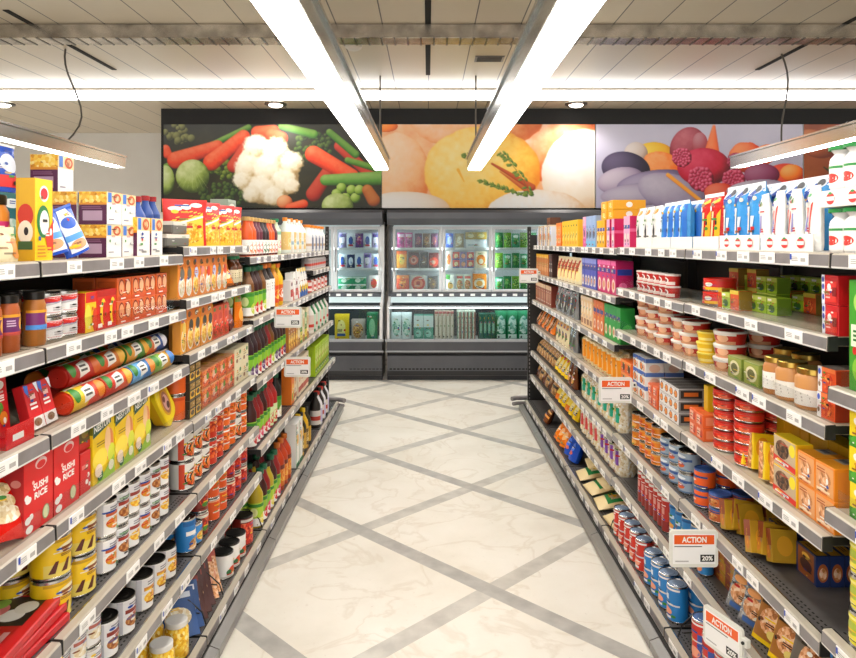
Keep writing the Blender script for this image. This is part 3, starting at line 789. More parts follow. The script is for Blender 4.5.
def CAN(kind, cat, desc, dia, h, col, arts=(), lid='can_seam', n=22, span=2.9, ring=True, inner=None):
    r = dia / 2; b = MB()
    b.lathe([(r * .95, .001), (r, .004), (r, .007), (r * .985, .008), (r * .985, h - .008), (r, h - .007), (r, h - .001), (r * .95, h)], col, n, 0, r,
            mats=['can_seam', 'can_seam', 'can_seam', col, 'can_seam', lid, lid])
    b.disc(r * .95, .001, 'can_seam', n, 0, r, False)
    art(b, cylP(r * .985, h - .018, .009, span), more(desc, arts), fine=8)
    l = MB(); l.lathe([(r * .95, h), (r * .92, h - .004), (r * .9, h - .004)], lid, n, 0, r); l.disc(r * .9, h - .004, inner or lid, n, 0, r)
    l.lathe([(r * .55, h - .0035), (r * .53, h - .0028)], lid, n, 0, r)
    return Proto(kind, cat, desc, [(kind, b.mesh(kind)), ('lid', l.mesh('lid'))], dia, h, dia)
def JAR(kind, cat, desc, dia, h, col, lid, label=None, larts=(), lab=(.3, .75), n=22, top=None):
    r = dia / 2; b = MB()
    b.lathe([(r * .9, 0), (r, .006), (r, h * .74), (r * .86, h * .83), (r * .82, h * .86)], col, n, 0, r, smooth=True); b.disc(r * .9, 0, col, n, 0, r, False)
    l = MB(); l.lathe([(r * .88, h * .85), (r * .9, h * .86), (r * .9, h * .985), (r * .86, h)], lid, n, 0, r); l.disc(r * .86, h, top or lid, n, 0, r)
    parts = [(kind, b.mesh(kind)), ('lid', l.mesh('lid'))]
    if label:
        g = MB(); P = cylP(r, h * (lab[1] - lab[0]), h * lab[0], 3.6)
        art(g, P, [('r', 0, 0, 1, 1, label)] + list(larts), o0=.0006, fine=8); parts.append(('label', g.mesh('label')))
    return Proto(kind, cat, desc, parts, dia, h, dia)
def BOT(kind, cat, desc, dia, h, col, cap, label=None, larts=(), lab=(.12, .55), neck=.32, n=18, shoulder=.62, capcol2=None):
    r = dia / 2; b = MB()
    rn = r * neck
    b.lathe([(r * .9, 0), (r, .008), (r, h * shoulder), (r * .92, h * (shoulder + .06)), (r * .6, h * (shoulder + .16)), (rn, h * (shoulder + .24)), (rn, h * .93)], col, n, 0, r, smooth=True)
    b.disc(r * .9, 0, col, n, 0, r, False)
    c = MB(); c.lathe([(rn * 1.25, h * .9), (rn * 1.3, h * .905), (rn * 1.3, h * .99), (rn * 1.15, h)], cap, n, 0, r); c.disc(rn * 1.15, h, cap, n, 0, r)
    parts = [(kind, b.mesh(kind)), ('cap', c.mesh('cap'))]
    if label:
        g = MB(); P = cylP(r, h * (lab[1] - lab[0]), h * lab[0], 5.2)
        art(g, P, [('r', 0, 0, 1, 1, label)] + list(larts), o0=.0006, fine=10); parts.append(('label', g.mesh('label')))
    return Proto(kind, cat, desc, parts, dia, h, dia)
def TUB(kind, cat, desc, dia, h, col, lid, arts=(), toparts=(), taper=.82, n=22):
    r = dia / 2; b = MB()
    b.lathe([(r * taper, 0), (r * .96, h * .86)], col, n, 0, r); b.disc(r * taper, 0, col, n, 0, r, False)
    def P(u, v, o):
        a = (u - .5) * 3.0; rr = r * (taper + (.96 - taper) * v) + o; return (rr * math.sin(a), r - rr * math.cos(a), h * .86 * v)
    art(b, P, arts, o0=.0008, fine=8)
    l = MB(); l.lathe([(r * .97, h * .84), (r, h * .86), (r, h * .96), (r * .97, h)], lid, n, 0, r); l.disc(r * .97, h, lid, n, 0, r)
    art(l, lambda u, v, o: (r * (2 * u - 1), r + r * (2 * v - 1), h + o), toparts)
    return Proto(kind, cat, desc, [(kind, b.mesh(kind)), ('lid', l.mesh('lid'))], dia, h, dia)
def POUCH(kind, cat, desc, w, h, t, col, arts=(), style='stand', fine=6, crimp=None):
    def prof(u, v):
        a = max(math.sin(PI * min(max(u, 0), 1)), 0) ** .55
        if style == 'stand': b_ = (1 - max(0, v) ** 2.6) * (.86 + .14 * min(1, v * 6))
        elif style == 'brick': b_ = min(1, (1 - v) * 5) * min(1, .75 + v * 3); a = min(1, a * 1.12)
        else: b_ = max(math.sin(PI * min(max(v * .96 + .02, 0), 1)), 0) ** .5
        return a * b_
    wob = random.Random(desc)
    ph, ph2 = wob.uniform(0, 6), wob.uniform(0, 6)
    def half(u, v): return t / 2 * prof(u, v) * (1 + .06 * math.sin(9 * u + ph) * math.sin(7 * v + ph2)) + .0006
    def P(u, v, o):
        pin = 1 - (.0 if style == 'brick' else .05) * math.sin(PI * v)
        return ((u - .5) * w * pin, t / 2 - half(u, v) - o, h * v)
    def Q(u, v):
        x, _, z = P(u, v, 0); return (x, t / 2 + half(u, v), z)
    b = MB(); nu, nv = 12, 14
    b.grid(lambda u, v: P(u, v, 0), nu, nv, col); b.grid(Q, nu, nv, col, flip=True)
    # close the rim
    for i in range(nv):
        for u in (0, 1):
            q = [P(u, i / nv, 0), P(u, (i + 1) / nv, 0), Q(u, (i + 1) / nv), Q(u, i / nv)]; b.face(q if u == 1 else q[::-1], col)
    for i in range(nu):
        for v_ in (0, 1):
            q = [P(i / nu, v_, 0), Q(i / nu, v_), Q((i + 1) / nu, v_), P((i + 1) / nu, v_, 0)]; b.face(q if v_ == 1 else q[::-1], col)
    if crimp: arts = list(arts) + [('r', 0, .95, 1, 1, crimp)]
    art(b, P, more(desc, arts), o0=.0012, do=.0004, fine=fine)
    return Proto(kind, cat, desc, [(kind, b.mesh(kind))], w, h, t)
def ROLL(kind, cat, desc, length, dia, col, arts, endcol):
    """a clear-wrapped roll lying along the shelf"""
    r = dia / 2; b = MB(); n = 20
    prof = [(.002, -length / 2 + .002), (r * .8, -length / 2), (r * .98, -length / 2 + .008), (r, -length / 2 + .02), (r, length / 2 - .02), (r * .98, length / 2 - .008), (r * .8, length / 2), (.002, length / 2 - .002)]
    for k in range(len(prof) - 1):
        (r0, x0), (r1, x1) = prof[k], prof[k + 1]
        mm = endcol if k in (0, 1, 5, 6) else col
        b.grid(lambda u, v: (x0 + (x1 - x0) * u, r - (r0 + (r1 - r0) * u) * math.cos(2 * PI * v), r + (r0 + (r1 - r0) * u) * math.sin(2 * PI * v)), 1, n, mm)
    def P(u, v, o):
        a = -1.1 + 3.4 * v; return (-length / 2 + length * u, r - (r + o) * math.cos(a * .75), r + (r + o) * math.sin(a * .75))
    art(b, P, arts, o0=.0006, fine=9)
    return Proto(kind, cat, desc, [(kind, b.mesh(kind))], length, dia, dia)
def SLAB(kind, cat, desc, w, h, t, col, arts, lidcol):
    """rounded flat tub standing on its narrow end, lid to the front"""
    def outline(rr, n=6):
        p = []
        for cx, cy, a0 in ((w / 2 - rr, h - rr, 0), (-w / 2 + rr, h - rr, 90), (-w / 2 + rr, rr, 180), (w / 2 - rr, rr, 270)):
            for i in range(n + 1):
                a = math.radians(a0 + 90 * i / n); p.append((cx + rr * math.cos(a), cy + rr * math.sin(a)))
        return p
    o_ = outline(.035); n = len(o_); cx, cy = 0, h / 2
    sc = lambda p, k, y: (cx + (p[0] - cx) * k, y, cy + (p[1] - cy) * k)
    def skin(b, lv, mats, cap0, cap1):
        for (k0, y0), (k1, y1), m in zip(lv, lv[1:], mats):
            for i in range(n):
                j = (i + 1) % n; b.face([sc(o_[i], k0, y0), sc(o_[i], k1, y1), sc(o_[j], k1, y1), sc(o_[j], k0, y0)], m, True)
        b.face([sc(p, lv[0][0], lv[0][1]) for p in o_][::-1], cap0); b.face([sc(p, lv[-1][0], lv[-1][1]) for p in o_], cap1)
    b = MB(); skin(b, [(.9, t), (.92, t * .95), (.98, .018)][::-1], [col, col], col, col)
    l = MB(); skin(l, [(.94, 0), (1, .003), (1, .018)], [lidcol, lidcol], lidcol, lidcol)
    art(l, lambda u, v, o: (-w / 2 + w * u, -o, h * v), arts)
    return Proto(kind, cat, desc, [(kind, b.mesh(kind)), ('lid', l.mesh('lid'))], w, h, t)
def TRAY(kind, desc, w, h, d, col, arts=(), back=None):
    """open shelf carton"""
    b = MB(); th = .003; hb = back or h
    b.box(-w / 2, w / 2, 0, th, 0, h, col); b.box(-w / 2, w / 2, d - th, d, 0, hb, col); b.box(-w / 2, w / 2, th, d - th, 0, th, col)
    art(b, lambda u, v, o: (-w / 2 + w * u, -o, h * v), arts)
    return Proto(kind, 'display tray', desc, [(kind, b.mesh(kind))], w, h, d)

ITEMS = []
def place_words(side, sec, lev):
    zs = (LZ if side == 'L' else RZ)[sec]
    n = 'top' if lev == 0 else 'bottom' if lev == len(zs) - 1 else ORD[lev]
    return "%s rack's %s shelf" % ('left' if side == 'L' else 'right', n)
def drop(proto, side, X, Y, z, where, tier=0, ntier=1, row=0, yaw=0.0, pitch=0.0, roll=0.0, sx=1.0, sz=1.0, lift=True, desc=None):
    loc, rz = world(side, X, Y, z) if side in 'LR' else ((X, Y, z), 0.0)
    R = Matrix.Rotation(rz + math.radians(yaw), 4, 'Z') @ Matrix.Rotation(math.radians(pitch), 4, 'X') @ Matrix.Rotation(math.radians(roll), 4, 'Y')
    if side in 'LR' and (yaw or pitch or roll):      # keep its front edge behind the price rail
        Ri = Matrix.Rotation(-rz, 4, 'Z') @ R; f = min((Ri @ Vector((p.x * sx, p.y, p.z * sz))).y for p in proto.pts)
        if f < 0: loc = (loc[0] + (f if side == 'L' else -f), loc[1], loc[2])
    if lift and (pitch or roll):
        z0 = min((R @ Vector((p.x * sx, p.y, p.z * sz))).z for p in proto.pts); loc = (loc[0], loc[1], loc[2] - z0)
    o = proto.make()
    o.rotation_euler = R.to_euler(); o.location = (loc[0], loc[1], loc[2] + .001); o.scale = (sx, 1, sz)
    ITEMS.append(dict(o=o, p=proto, where=where, Y=Y, tier=tier, ntier=ntier, row=row, side=side, desc=desc or proto.desc))
    return o
def pY(px, X): return FPX * X / abs(px - VX)
def run(side, sec, lev, px0, px1, protos, lv=1, rows=1, n=None, inset=.035, yaw=0, pitch=0, roll=0, jit=.003, z=0.0, yj=0, skip=None, fit=True, seq=None, hvar=None):
    """a facing: products side by side between two photo columns, stacked lv high and rows deep"""
    if not isinstance(protos, (list, tuple)): protos = [protos]
    zs = (LZ if side == 'L' else RZ)[sec]; zz = zs[lev] + z
    X = frontX(side, zs[lev]) + inset
    ya, yb = sorted((pY(px0, X), pY(px1, X))); ya = max(ya, Y0[side] + sec + .012); yb = min(yb, Y0[side] + sec + .988); L = yb - ya
    w = max(p.w for p in protos)
    if n is None: n = max(1, int(round(L / (w * 1.02))))
    rnd_ = protos[0].w == protos[0].d
    n = min(n, max(1, int(L / (w * (1.0 if rnd_ else .72)))))
    pitch_ = L / n; sx = 1.0
    if fit and pitch_ < w * 1.03: sx = max(.6, pitch_ / (w * 1.03))
    if not yj and not roll: yj = max(0, min(1.6, math.degrees(math.asin(min(1, max(0, pitch_ - w * sx - .003) / protos[0].d)))))
    rnd = random.Random(int(px0 * 13 + px1 * 7 + lev * 101 + sec))
    for c in range(n):
        p = protos[c % len(protos)] if seq is None else protos[seq[c % len(seq)]]
        for r in range(rows):
            for t in range(lv if hvar is None else hvar[c % len(hvar)]):
                if skip and skip(c, r, t): continue
                jx = rnd.uniform(-jit, jit) * .5; jy = rnd.uniform(0, jit)
                drop(p, side, X + r * (p.d * 1.04 + .002) + jy, ya + (c + .5) * pitch_ + jx, zz + t * (p.h + .0008), place_words(side, sec, lev), t, lv, r,
                     yaw + rnd.uniform(-yj, yj), pitch, roll, sx)
def one(side, sec, lev, px, proto, inset=.035, z=0.0, yaw=0, pitch=0, roll=0, sx=1, sz=1, tier=0, ntier=1, row=0, desc=None):
    zs = (LZ if side == 'L' else RZ)[sec]; X = frontX(side, zs[lev]) + inset
    return drop(proto, side, X, pY(px, X), zs[lev] + z, place_words(side, sec, lev), tier, ntier, row, yaw, pitch, roll, sx, sz, desc=desc)
def shown(margin=(0,)):
    """drops the copies the camera, or one a step aside, sees nothing of"""
    bpy.context.view_layer.update(); dg = bpy.context.evaluated_depsgraph_get()
    kill = []; rnd = random.Random(1)
    eyes = [Vector((dx, 0, CAM_H)) for dx in (0, -.25, .25)]
    for it in ITEMS:
        o = it['o']; ok = False; fam = [o] + list(o.children)
        names = {q.name for q in fam}
        pts = []
        for q in fam:
            vv = q.data.vertices
            for k in range(34): pts.append(q.matrix_world @ vv[rnd.randrange(len(vv))].co)
        inv = o.matrix_world.translation
        for e in eyes:
            for p in pts:
                if p.y < .1: continue
                u, v_ = VX + FPX * p.x / p.y, VY - FPX * (p.z - CAM_H) / p.y
                if not (-2 < u < 858 and -2 < v_ < 660) and e.x == 0: continue
                d = p - e; L = d.length; d.normalize()
                hit, hp, nn, fi, ho, mm = scene.ray_cast(dg, e, d, distance=L + .01)
                if hit and (ho.name in names or (hp - p).length < .0015): ok = True; break
            if ok: break
            if e.x == 0 and not any(-60 < VX + FPX * p.x / max(p.y, .1) < 916 for p in pts): break
        if not ok: kill.append(it)
    for it in kill:
        for q in list(it['o'].children) + [it['o']]: bpy.data.objects.remove(q)
        ITEMS.remove(it)
    print('culled', len(kill), 'kept', len(ITEMS))
TIER = {1: [''], 2: ['lower-tier', 'upper-tier'], 3: ['bottom-tier', 'middle-tier', 'top-tier'], 4: ['bottom-tier', 'second-tier', 'third-tier', 'top-tier'],
        5: ['bottom-tier', 'second-tier', 'third-tier', 'fourth-tier', 'top-tier'], 6: ['bottom-tier', 'second-tier', 'third-tier', 'fourth-tier', 'fifth-tier', 'top-tier']}
def label_all():
    groups = {}
    for it in ITEMS: groups.setdefault((it['desc'], it['where']), []).append(it)
    for (desc, where), its in groups.items():
        sub = {}
        for it in its: sub.setdefault((it['row'], it['tier']), []).append(it)
        multi_row = len({it['row'] for it in its}) > 1; multi_tier = len({it['tier'] for it in its}) > 1
        for k, l in sub.items():
            l.sort(key=lambda q: q['Y'] if q['side'] in 'LR' else q['o'].location.x)
            for i, it in enumerate(l):
                s = desc + ' ' + ('on ' if not where.startswith(('in ', 'behind ')) else '') + where
                if it['side'] in 'LR':
                    bits = []
                    if len(l) > 1 or len(sub) > 1 and any(len(z) > 1 for z in sub.values()): bits.append(ORD[i] + ' from camera' if i < 20 else 'number %d from camera' % (i + 1))
                else:
                    bits = [ORD[i] + ' from left'] if len(l) > 1 else []
                if multi_tier: bits.append(TIER[max(it['ntier'], it['tier'] + 1)][it['tier']])
                if multi_row: bits.append(('front-row', 'second-row', 'third-row', 'fourth-row')[it['row']])
                if bits: s += ', ' + ', '.join(bits)
                it['o']['label'] = s; it['o']['category'] = it['p'].cat
                if len(its) > 1: it['o']['group'] = desc + ' on ' + where if not where.startswith(('in ', 'behind ')) else desc + ' ' + where
# ------------------------------------------------------------------ LEFT RACK
W_, K_ = '#f6f4ee', '#1a1614'
# --- bay 0/1, top shelf
one('L', 0, 0, 6, JAR('jar', 'jar', 'orange jar with pink label', .105, .168, '#d8862c', 'lid_dark', '#c8286e', [('e', .62, .5, .1, .36, '#e8a848'), ('l', .3, .3, .5, .8, 3, '#f6e8e0')], (.32, .6)), inset=.10)
one('L', 0, 0, 12, POUCH('bag', 'bag', 'clear bag of onions', .13, .085, .07, 'foil_cream', [('e', .7, .4, .22, .3, '#e08a2c'), ('e', .3, .4, .24, .34, '#e8d8b0')]), inset=.03, desc='clear bag of onions before orange jar')
teal = BX('food_box', 'box', 'teal food box', .12, .20, .1, '#1c6a70', std(None, '#e8f0f0', 'F_freeze'), [('r', .1, .5, .9, .9, '#88b8c0')])
one('L', 1, 0, 12, teal, inset=.32); 
one('L', 1, 0, 12, POUCH('bag', 'bag', 'blue and red crisp bag on teal box', .12, .15, .06, 'foil_blue', [('r', 0, .1, 1, .35, '#e8302c'), ('e', .5, .6, .35, .2, '#dfe8f6')], crimp='#f0f0f0'), inset=.33, z=.203)
yb = BX('breadcrumb_box', 'box', 'tall yellow breadcrumb box', .082, .212, .048, '#f6cf12',
        [('e', .5, .82, .26, .1, W_), ('e', .5, .82, .2, .07, '#d8262c'), ('e', .45, .48, .36, .2, '#1f7a3c'), ('e', .5, .47, .26, .15, W_), ('p', [(.55, .3), (1, .5), (1, .12), (.7, .1)], '#e03a20'), ('l', .1, .04, .6, .2, 4, '#d8901c')],
        [('r', 0, 0, 1, 1, '#d9a514'), ('e', .5, .55, .42, .14, '#c8321c'), ('e', .5, .35, .4, .14, '#e8dcc4'), ('r', .12, .14, .88, .24, '#3c5c2c'), ('e', .55, .36, .12, .05, K_)])
one('L', 1, 0, 44, yb)
bb = POUCH('bag', 'bag', 'blue and white pasta bag', .088, .142, .045, 'foil_blue', [('p', [(.12, .06), (.9, .06), (.9, .6), (.7, .94), (.3, .94), (.12, .6)], '#e6eef8'), ('e', .5, .66, .32, .12, '#2a5cc4'), ('r', .1, .3, .9, .42, '#5aa0e0'), ('e', .5, .2, .34, .1, '#e8a070')], crimp='#2458b8')
one('L', 1, 0, 61, bb, yaw=-35, roll=-16, pitch=-8, desc='blue and white pasta bag, front of pair,', inset=.03)
one('L', 1, 0, 84, bb, yaw=-20, roll=-20, pitch=-10, desc='blue and white pasta bag, rear of pair,', inset=.03)
def purple(desc, w=.118, h=.104, d=.088):
    return BX('cracker_box', 'box', desc, w, h, d, W_, [('r', 0, .66, 1, 1, '#f2d6a0'), ('r', .06, .68, .3, .98, '#3a78d0'), ('e', .66, .82, .26, .15, '#c8501c'), ('e', .66, .82, .16, .09, 'F_fish'), ('l', .1, .12, .5, .2, 1, '#a09aa4')],
             [('r', 0, 0, 1, 1, '#571a44'), ('r', 0, .66, 1, 1, 'F_pasta'), ('r', 0, .6, 1, .66, '#e09028'), ('r', .14, .12, .84, .42, '#b898b0'), ('l', .1, .46, .9, .56, 2, '#8a5878')], [('r', .05, .05, .95, .95, '#7a3c60')])
pb = purple('purple and white cracker box')
run('L', 1, 0, 108, 137.5, pb, lv=2, rows=3, n=2, inset=.05, skip=lambda c, r, t: (c == 1 and r > 0) )
one('L', 1, 0, 66, purple('tall purple cracker box on top of stack', .1, .125, .09), inset=.245, z=.21)
wb = purple('white cracker box with orange picture', .105, .135, .09)
run('L', 1, 0, 138, 164, wb, n=2)
wat = BOT('bottle', 'bottle', 'blue bottle with red cap', .068, .225, '#2a52a8', '#a81a20', '#3a6cc8', [('e', .5, .5, .2, .3, '#e8f0f8'), ('r', 0, .75, 1, .95, '#16306c')], neck=.42)
run('L', 1, 0, 112, 150, wat, n=4, inset=.128)
run('L', 2, 0, 150, 163, wat, n=2, inset=.26)
# --- bay 1, second shelf
jr = JAR('jar', 'jar', 'sauce jar with purple label', .054, .138, '#b0541c', 'lid_dark', '#6a2464', [('e', .6, .55, .11, .32, '#e8a838'), ('r', 0, .86, 1, 1, '#e8a028'), ('r', 0, 0, 1, .16, '#c8483c'), ('l', .2, .4, .42, .75, 3, '#d8b8d0')], (.3, .66))
jr2 = JAR('jar', 'jar', 'sauce jar with blue-edged label', .054, .138, '#a8641c', 'lid_dark', '#7a2c6a', [('e', .6, .55, .11, .32, '#e8a838'), ('r', 0, .86, 1, 1, '#e8a028'), ('r', 0, 0, 1, .24, '#4a90d8')], (.3, .66))
run('L', 0, 1, -10, 34, jr, n=3, rows=2); run('L', 1, 1, 38, 52, jr2, n=1, rows=2)
wr = CAN('tin_can', 'tin', 'white tin with red swoosh', .08, .064, '#eceae8', [('p', [(0, .55), (.5, .7), (1, .98), (0, .98)], '#d8261e'), ('p', [(.0, .4), (.4, .56), (1, .9), (.5, .68), (0, .52)], '#c8c4c4'), ('l', .3, .15, .8, .4, 2, '#b8b4b4')], n=26)
run('L', 1, 1, 53, 85, wr, lv=2, rows=2)
ry = BX('food_box', 'box', 'red and yellow food box', .085, .118, .05, '#d8200f', [('e', .62, .45, .3, .34, '#f6c818'), ('e', .75, .4, .2, .3, '#d8200f'), ('r', 0, .84, 1, 1, '#b81408'), ('r', .08, .06, .5, .16, W_)], [('r', .2, .1, .8, .8, '#c01a0c')])
ry2 = BX('food_box', 'box', 'yellow panelled red food box', .085, .118, .05, '#f0c010', [('r', 0, .74, 1, 1, '#d8200f'), ('e', .2, .4, .3, .3, '#e8d848'), ('e', .85, .3, .24, .3, '#d8401c')], sidecol='#c8200c')
run('L', 1, 1, 86, 117, [ry2, ry, ry], n=3, rows=2)
oc = BX('dessert_pack', 'pack', 'orange twin cup pack', .105, .074, .07, '#e2662a', [('r', 0, 0, 1, .2, '#d8521c'), ('e', .27, .58, .2, .36, '#8a2c10'), ('e', .27, .56, .17, .3, '#f0a070'), ('e', .74, .58, .2, .36, '#8a2c10'), ('e', .74, .56, .17, .3, '#f0b488'), ('l', .2, .05, .6, .15, 1, W_)], [('r', .1, .1, .9, .85, '#c8561e')], [('e', .27, .4, .2, .4, '#3a1810'), ('e', .74, .4, .2, .4, '#3a1810')])
run('L', 1, 1, 119, 168, oc, lv=2, rows=2, n=4)
# --- third shelf: wrapped rolls and red packs
def roll(desc, a, b_, c):
    return ROLL('biscuit_roll', 'biscuit roll', desc, .19, .068, a, [('r', .0, .0, .45, 1, b_), ('p', [(.32, .2), (.62, .32), (.62, .82), (.32, .7)], '#f4f0e8'), ('l', .36, .36, .58, .66, 2, '#4a4440'), ('e', .84, .5, .12, .34, c), ('e', .12, .6, .1, .3, '#3a8a2c'), ('r', .0, .86, 1, .92, '#f8f0e0')], a)
rl = [roll('yellow and red wrapped biscuit roll', '#e23a1a', '#f4c81c', '#f08a1c'), roll('red and orange biscuit roll', '#e6501a', '#d8301a', '#f6b02c'), roll('blue biscuit roll with orange', '#2a78c8', '#6ab0e8', '#f08a28'), roll('yellow-green biscuit roll with blue', '#e8a81c', '#8ab838', '#3a80c8')]
z3 = .0
Xr = frontX('L', 1.17)
for i, (px, k) in enumerate(((91, 0), (120.5, 1), (145, 2), (165.4, 3))): one('L', 1, 2, px, rl[k], desc=rl[k].desc + ' in front', roll=0)
rb = [roll('red biscuit roll', '#c8281a', '#b8201a', '#e06a28'), roll('orange biscuit roll', '#e07a1c', '#d8501a', '#f4b838'), roll('green and orange biscuit roll', '#4a8a34', '#e89a20', '#f0b030'), roll('dark blue biscuit roll', '#2458a8', '#d86a28', '#e8e8f0')]
for i, px in enumerate((80, 107, 134, 151)): one('L', 1, 2, px, rb[i], inset=.108, z=.002, desc=rb[i].desc + ' behind'); one('L', 1, 2, px + 3, rl[(i + 1) % 4], inset=.073, z=.062, desc=rl[(i + 1) % 4].desc + ' on top') if 0 else None
for i, px in enumerate((86, 113, 139, 158)): one('L', 1, 2, px, rb[i], inset=.075, z=.060, desc=rb[i].desc + ' lying on top')
for i, px in enumerate((62, 88, 115)): one('L', 1, 2, px, rb[(i + 1) % 4], inset=.19 + .02 * i, z=.03, desc=rb[(i + 1) % 4].desc + ' at back')
rs = BX('sweets_pack', 'pack', 'small red pack with white base', .058, .115, .028, '#d81a1e', [('r', 0, 0, 1, .26, '#e8e0dc'), ('e', .5, .14, .3, .09, '#8a6a50'), ('l', .2, .42, .8, .6, 2, W_), ('r', .3, .66, .7, .78, '#f0c0b8'), ('p', [(0, .86), (.24, .7), (.3, .98), (0, 1)], '#3a6ac8'), ('p', [(.9, .8), (1, .75), (1, 1), (.7, 1)], '#e8ecf4')], sidecol='#b8141a')
run('L', 1, 2, 27, 60, rs, n=2, inset=.05, pitch=-14, fit=False)
rt = BX('sweets_box', 'box', 'tall red box with orange fruit', .058, .155, .045, '#d4161c', [('e', .5, .82, .3, .07, W_), ('l', .2, .62, .8, .74, 2, '#f0d0c8'), ('e', .4, .46, .2, .1, '#4a9a30'), ('e', .56, .3, .26, .11, '#f08a1c'), ('e', .62, .26, .1, .05, W_)], sidecol='#a81018')
run('L', 0, 2, 0, 24, rt, n=2, inset=.09, pitch=-6, fit=False); 
one('L', 0, 2, 21, TRAY('display_tray', 'small red open carton', .11, .05, .09, '#d8141a', [('r', .2, .3, .6, .6, W_)]), inset=.03, desc='small red open carton before red boxes')
# --- fourth shelf
sr = BX('rice_box', 'box', 'red SUSHI RICE box', .128, .185, .062, '#dc1a1c', [('t', 'SUSHI', .56, .58, .5, .09, W_), ('t', 'RICE', .56, .46, .44, .09, W_), ('e', .56, .86, .2, .075, '#f0c8c4'), ('e', .56, .845, .15, .05, '#dc1a1c'), ('e', .72, .17, .13, .1, '#8a8a60'), ('e', .72, .17, .1, .085, '#cfd2a8'), ('e', .12, .46, .1, .045, W_), ('e', .06, .5, .07, .04, W_), ('e', .1, .2, .1, .05, W_), ('e', .2, .23, .07, .04, W_), ('e', .14, .08, .12, .05, W_), ('e', .26, .66, .04, .025, '#f4c0b8')],
        [('r', .0, .0, 1, 1, '#b01018'), ('e', .3, .3, .2, .06, '#e8b0a8'), ('e', .7, .7, .2, .05, '#d88078')], [('r', .2, .2, .8, .8, '#901018'), ('e', .5, .5, .2, .3, '#b8bcb4')])
one('L', 0, 3, 39, sr, desc='red SUSHI RICE box at bay joint'); one('L', 1, 3, 67, sr, desc='red SUSHI RICE box beside snack packs'); one('L', 1, 3, 67, sr, inset=.105, desc='red SUSHI RICE box in second row')
cr = POUCH('bag', 'bag', 'red cracker bag', .19, .172, .07, 'foil_red', [('e', .62, .68, .22, .1, 'F_crumb'), ('e', .66, .5, .22, .12, 'F_crumb'), ('e', .7, .34, .24, .12, 'F_rice'), ('e', .15, .2, .08, .05, W_), ('e', .2, .12, .08, .04, W_)])
one('L', 0, 3, 3, cr, inset=.03, pitch=-20, yaw=-28, roll=6, desc='red cracker bag leaning before rice boxes')
sp = BX('snack_pack', 'pack', 'slim red snack pack', .06, .115, .04, '#d4141a', [('e', .75, .4, .12, .06, W_), ('e', .6, .25, .14, .06, W_), ('e', .85, .16, .1, .05, W_), ('r', .1, .6, .6, .7, '#e88078')], sidecol='#a80e14')
run('L', 1, 3, 80, 94, sp, n=2, fit=False, rows=2)
gr = BX('snack_pack', 'pack', 'brown-topped red snack pack', .06, .07, .04, '#5c4a20', [('r', 0, 0, 1, .3, '#c81a18'), ('e', .5, .65, .3, .2, '#9a8430')])
run('L', 1, 3, 79, 93, gr, n=2, fit=False, z=.117, inset=.045)
ne = BX('cereal_box', 'box', 'yellow cereal box with green banner', .146, .188, .05, '#f4cc10',
        [('p', [(.0, .72), (.84, .84), (.78, 1.0), (.0, .98)], '#0f4a3c'), ('t', 'NESTUM', .41, .865, .72, .105, W_, .06), ('e', .75, .5, .2, .26, '#e88a4a'), ('e', .66, .56, .14, .24, '#f6c890'), ('e', .84, .34, .18, .16, '#d8dc3c'), ('e', .3, .36, .34, .16, '#f8dc48'), ('p', [(.1, .0), (.5, .12), (.95, .3), (1, .0)], '#9cc832'), ('e', .3, .1, .13, .08, '#1a6a34'), ('l', .22, .07, .38, .13, 2, W_), ('e', .8, .16, .13, .08, '#e8e4c8'), ('l', .12, .56, .5, .64, 2, '#b08a10'), ('e', .2, .2, .16, .1, '#f0d8c0')],
        [('r', .1, .1, .9, .6, '#d8a818'), ('r', 0, .78, 1, 1, '#7a7818')], topcol='#c8c01c')
run('L', 1, 3, 94.5, 153, ne, n=3, rows=2)
ys = SLAB('spread_tub', 'tub', 'yellow oval tub with brown picture', .108, .19, .055, '#e8b408', [('e', .5, .52, .36, .34, '#e0a010'), ('e', .5, .5, .26, .27, '#b06a4c'), ('e', .5, .5, .2, .2, '#e0a8a0'), ('e', .56, .4, .12, .08, '#4a1c14'), ('e', .44, .62, .1, .07, '#7a3424')], '#f8d80c')
one('L', 1, 3, 174, ys, roll=-36, pitch=-8, inset=.06, z=.003, desc='yellow oval tub leaning beside orange tins')
one('L', 1, 3, 166, ys, roll=-32, pitch=-8, inset=.14, sz=.8, sx=.85, desc='yellow oval tub, half hidden beside cereal boxes')
# --- fifth shelf
yc = CAN('tin_can', 'tin', 'yellow tin with dark print', .098, .112, '#f0c40e', [('r', 0, .0, 1, .34, '#e8d060'), ('p', [(.08, .1), (.2, .42), (.26, .42), (.2, .1)], '#5c2414'), ('p', [(.3, .1), (.42, .42), (.48, .42), (.42, .1)], '#5c2414'), ('p', [(.54, .1), (.66, .42), (.72, .42), (.66, .1)], '#5c2414'), ('e', .5, .74, .26, .14, '#f4e8c0'), ('r', .3, .7, .7, .78, '#8a4a18'), ('r', .0, .93, 1, 1, '#c89a10')], n=28)
run('L', 1, 4, 58, 107, yc, lv=2, rows=2, n=3)
def wcan(desc, f, c2, dia=.084, h=.108, lid='can_seam'):
    return CAN('tin_can', 'tin', desc, dia, h, '#f2f0ee', [('r', 0, .5, 1, .96, '#e8e6e8'), ('e', .5, .36, .3, .2, f), ('r', .2, .6, .8, .72, c2), ('e', .7, .14, .1, .1, '#5a9a3c'), ('l', .3, .76, .7, .92, 2, '#8a8890'), ('r', -.0, 0, .14, 1, '#c8c6cc')], lid, n=24)
w1 = wcan('white tin with bean picture', 'F_bean', '#a83a2c'); w2 = wcan('white tin with mixed vegetables', 'F_mix', '#c85a28'); w3 = wcan('white tin with corn picture', 'F_pasta', '#9a3a30')
run('L', 1, 4, 109, 173, [w2, w1, w3], lv=2, rows=2)
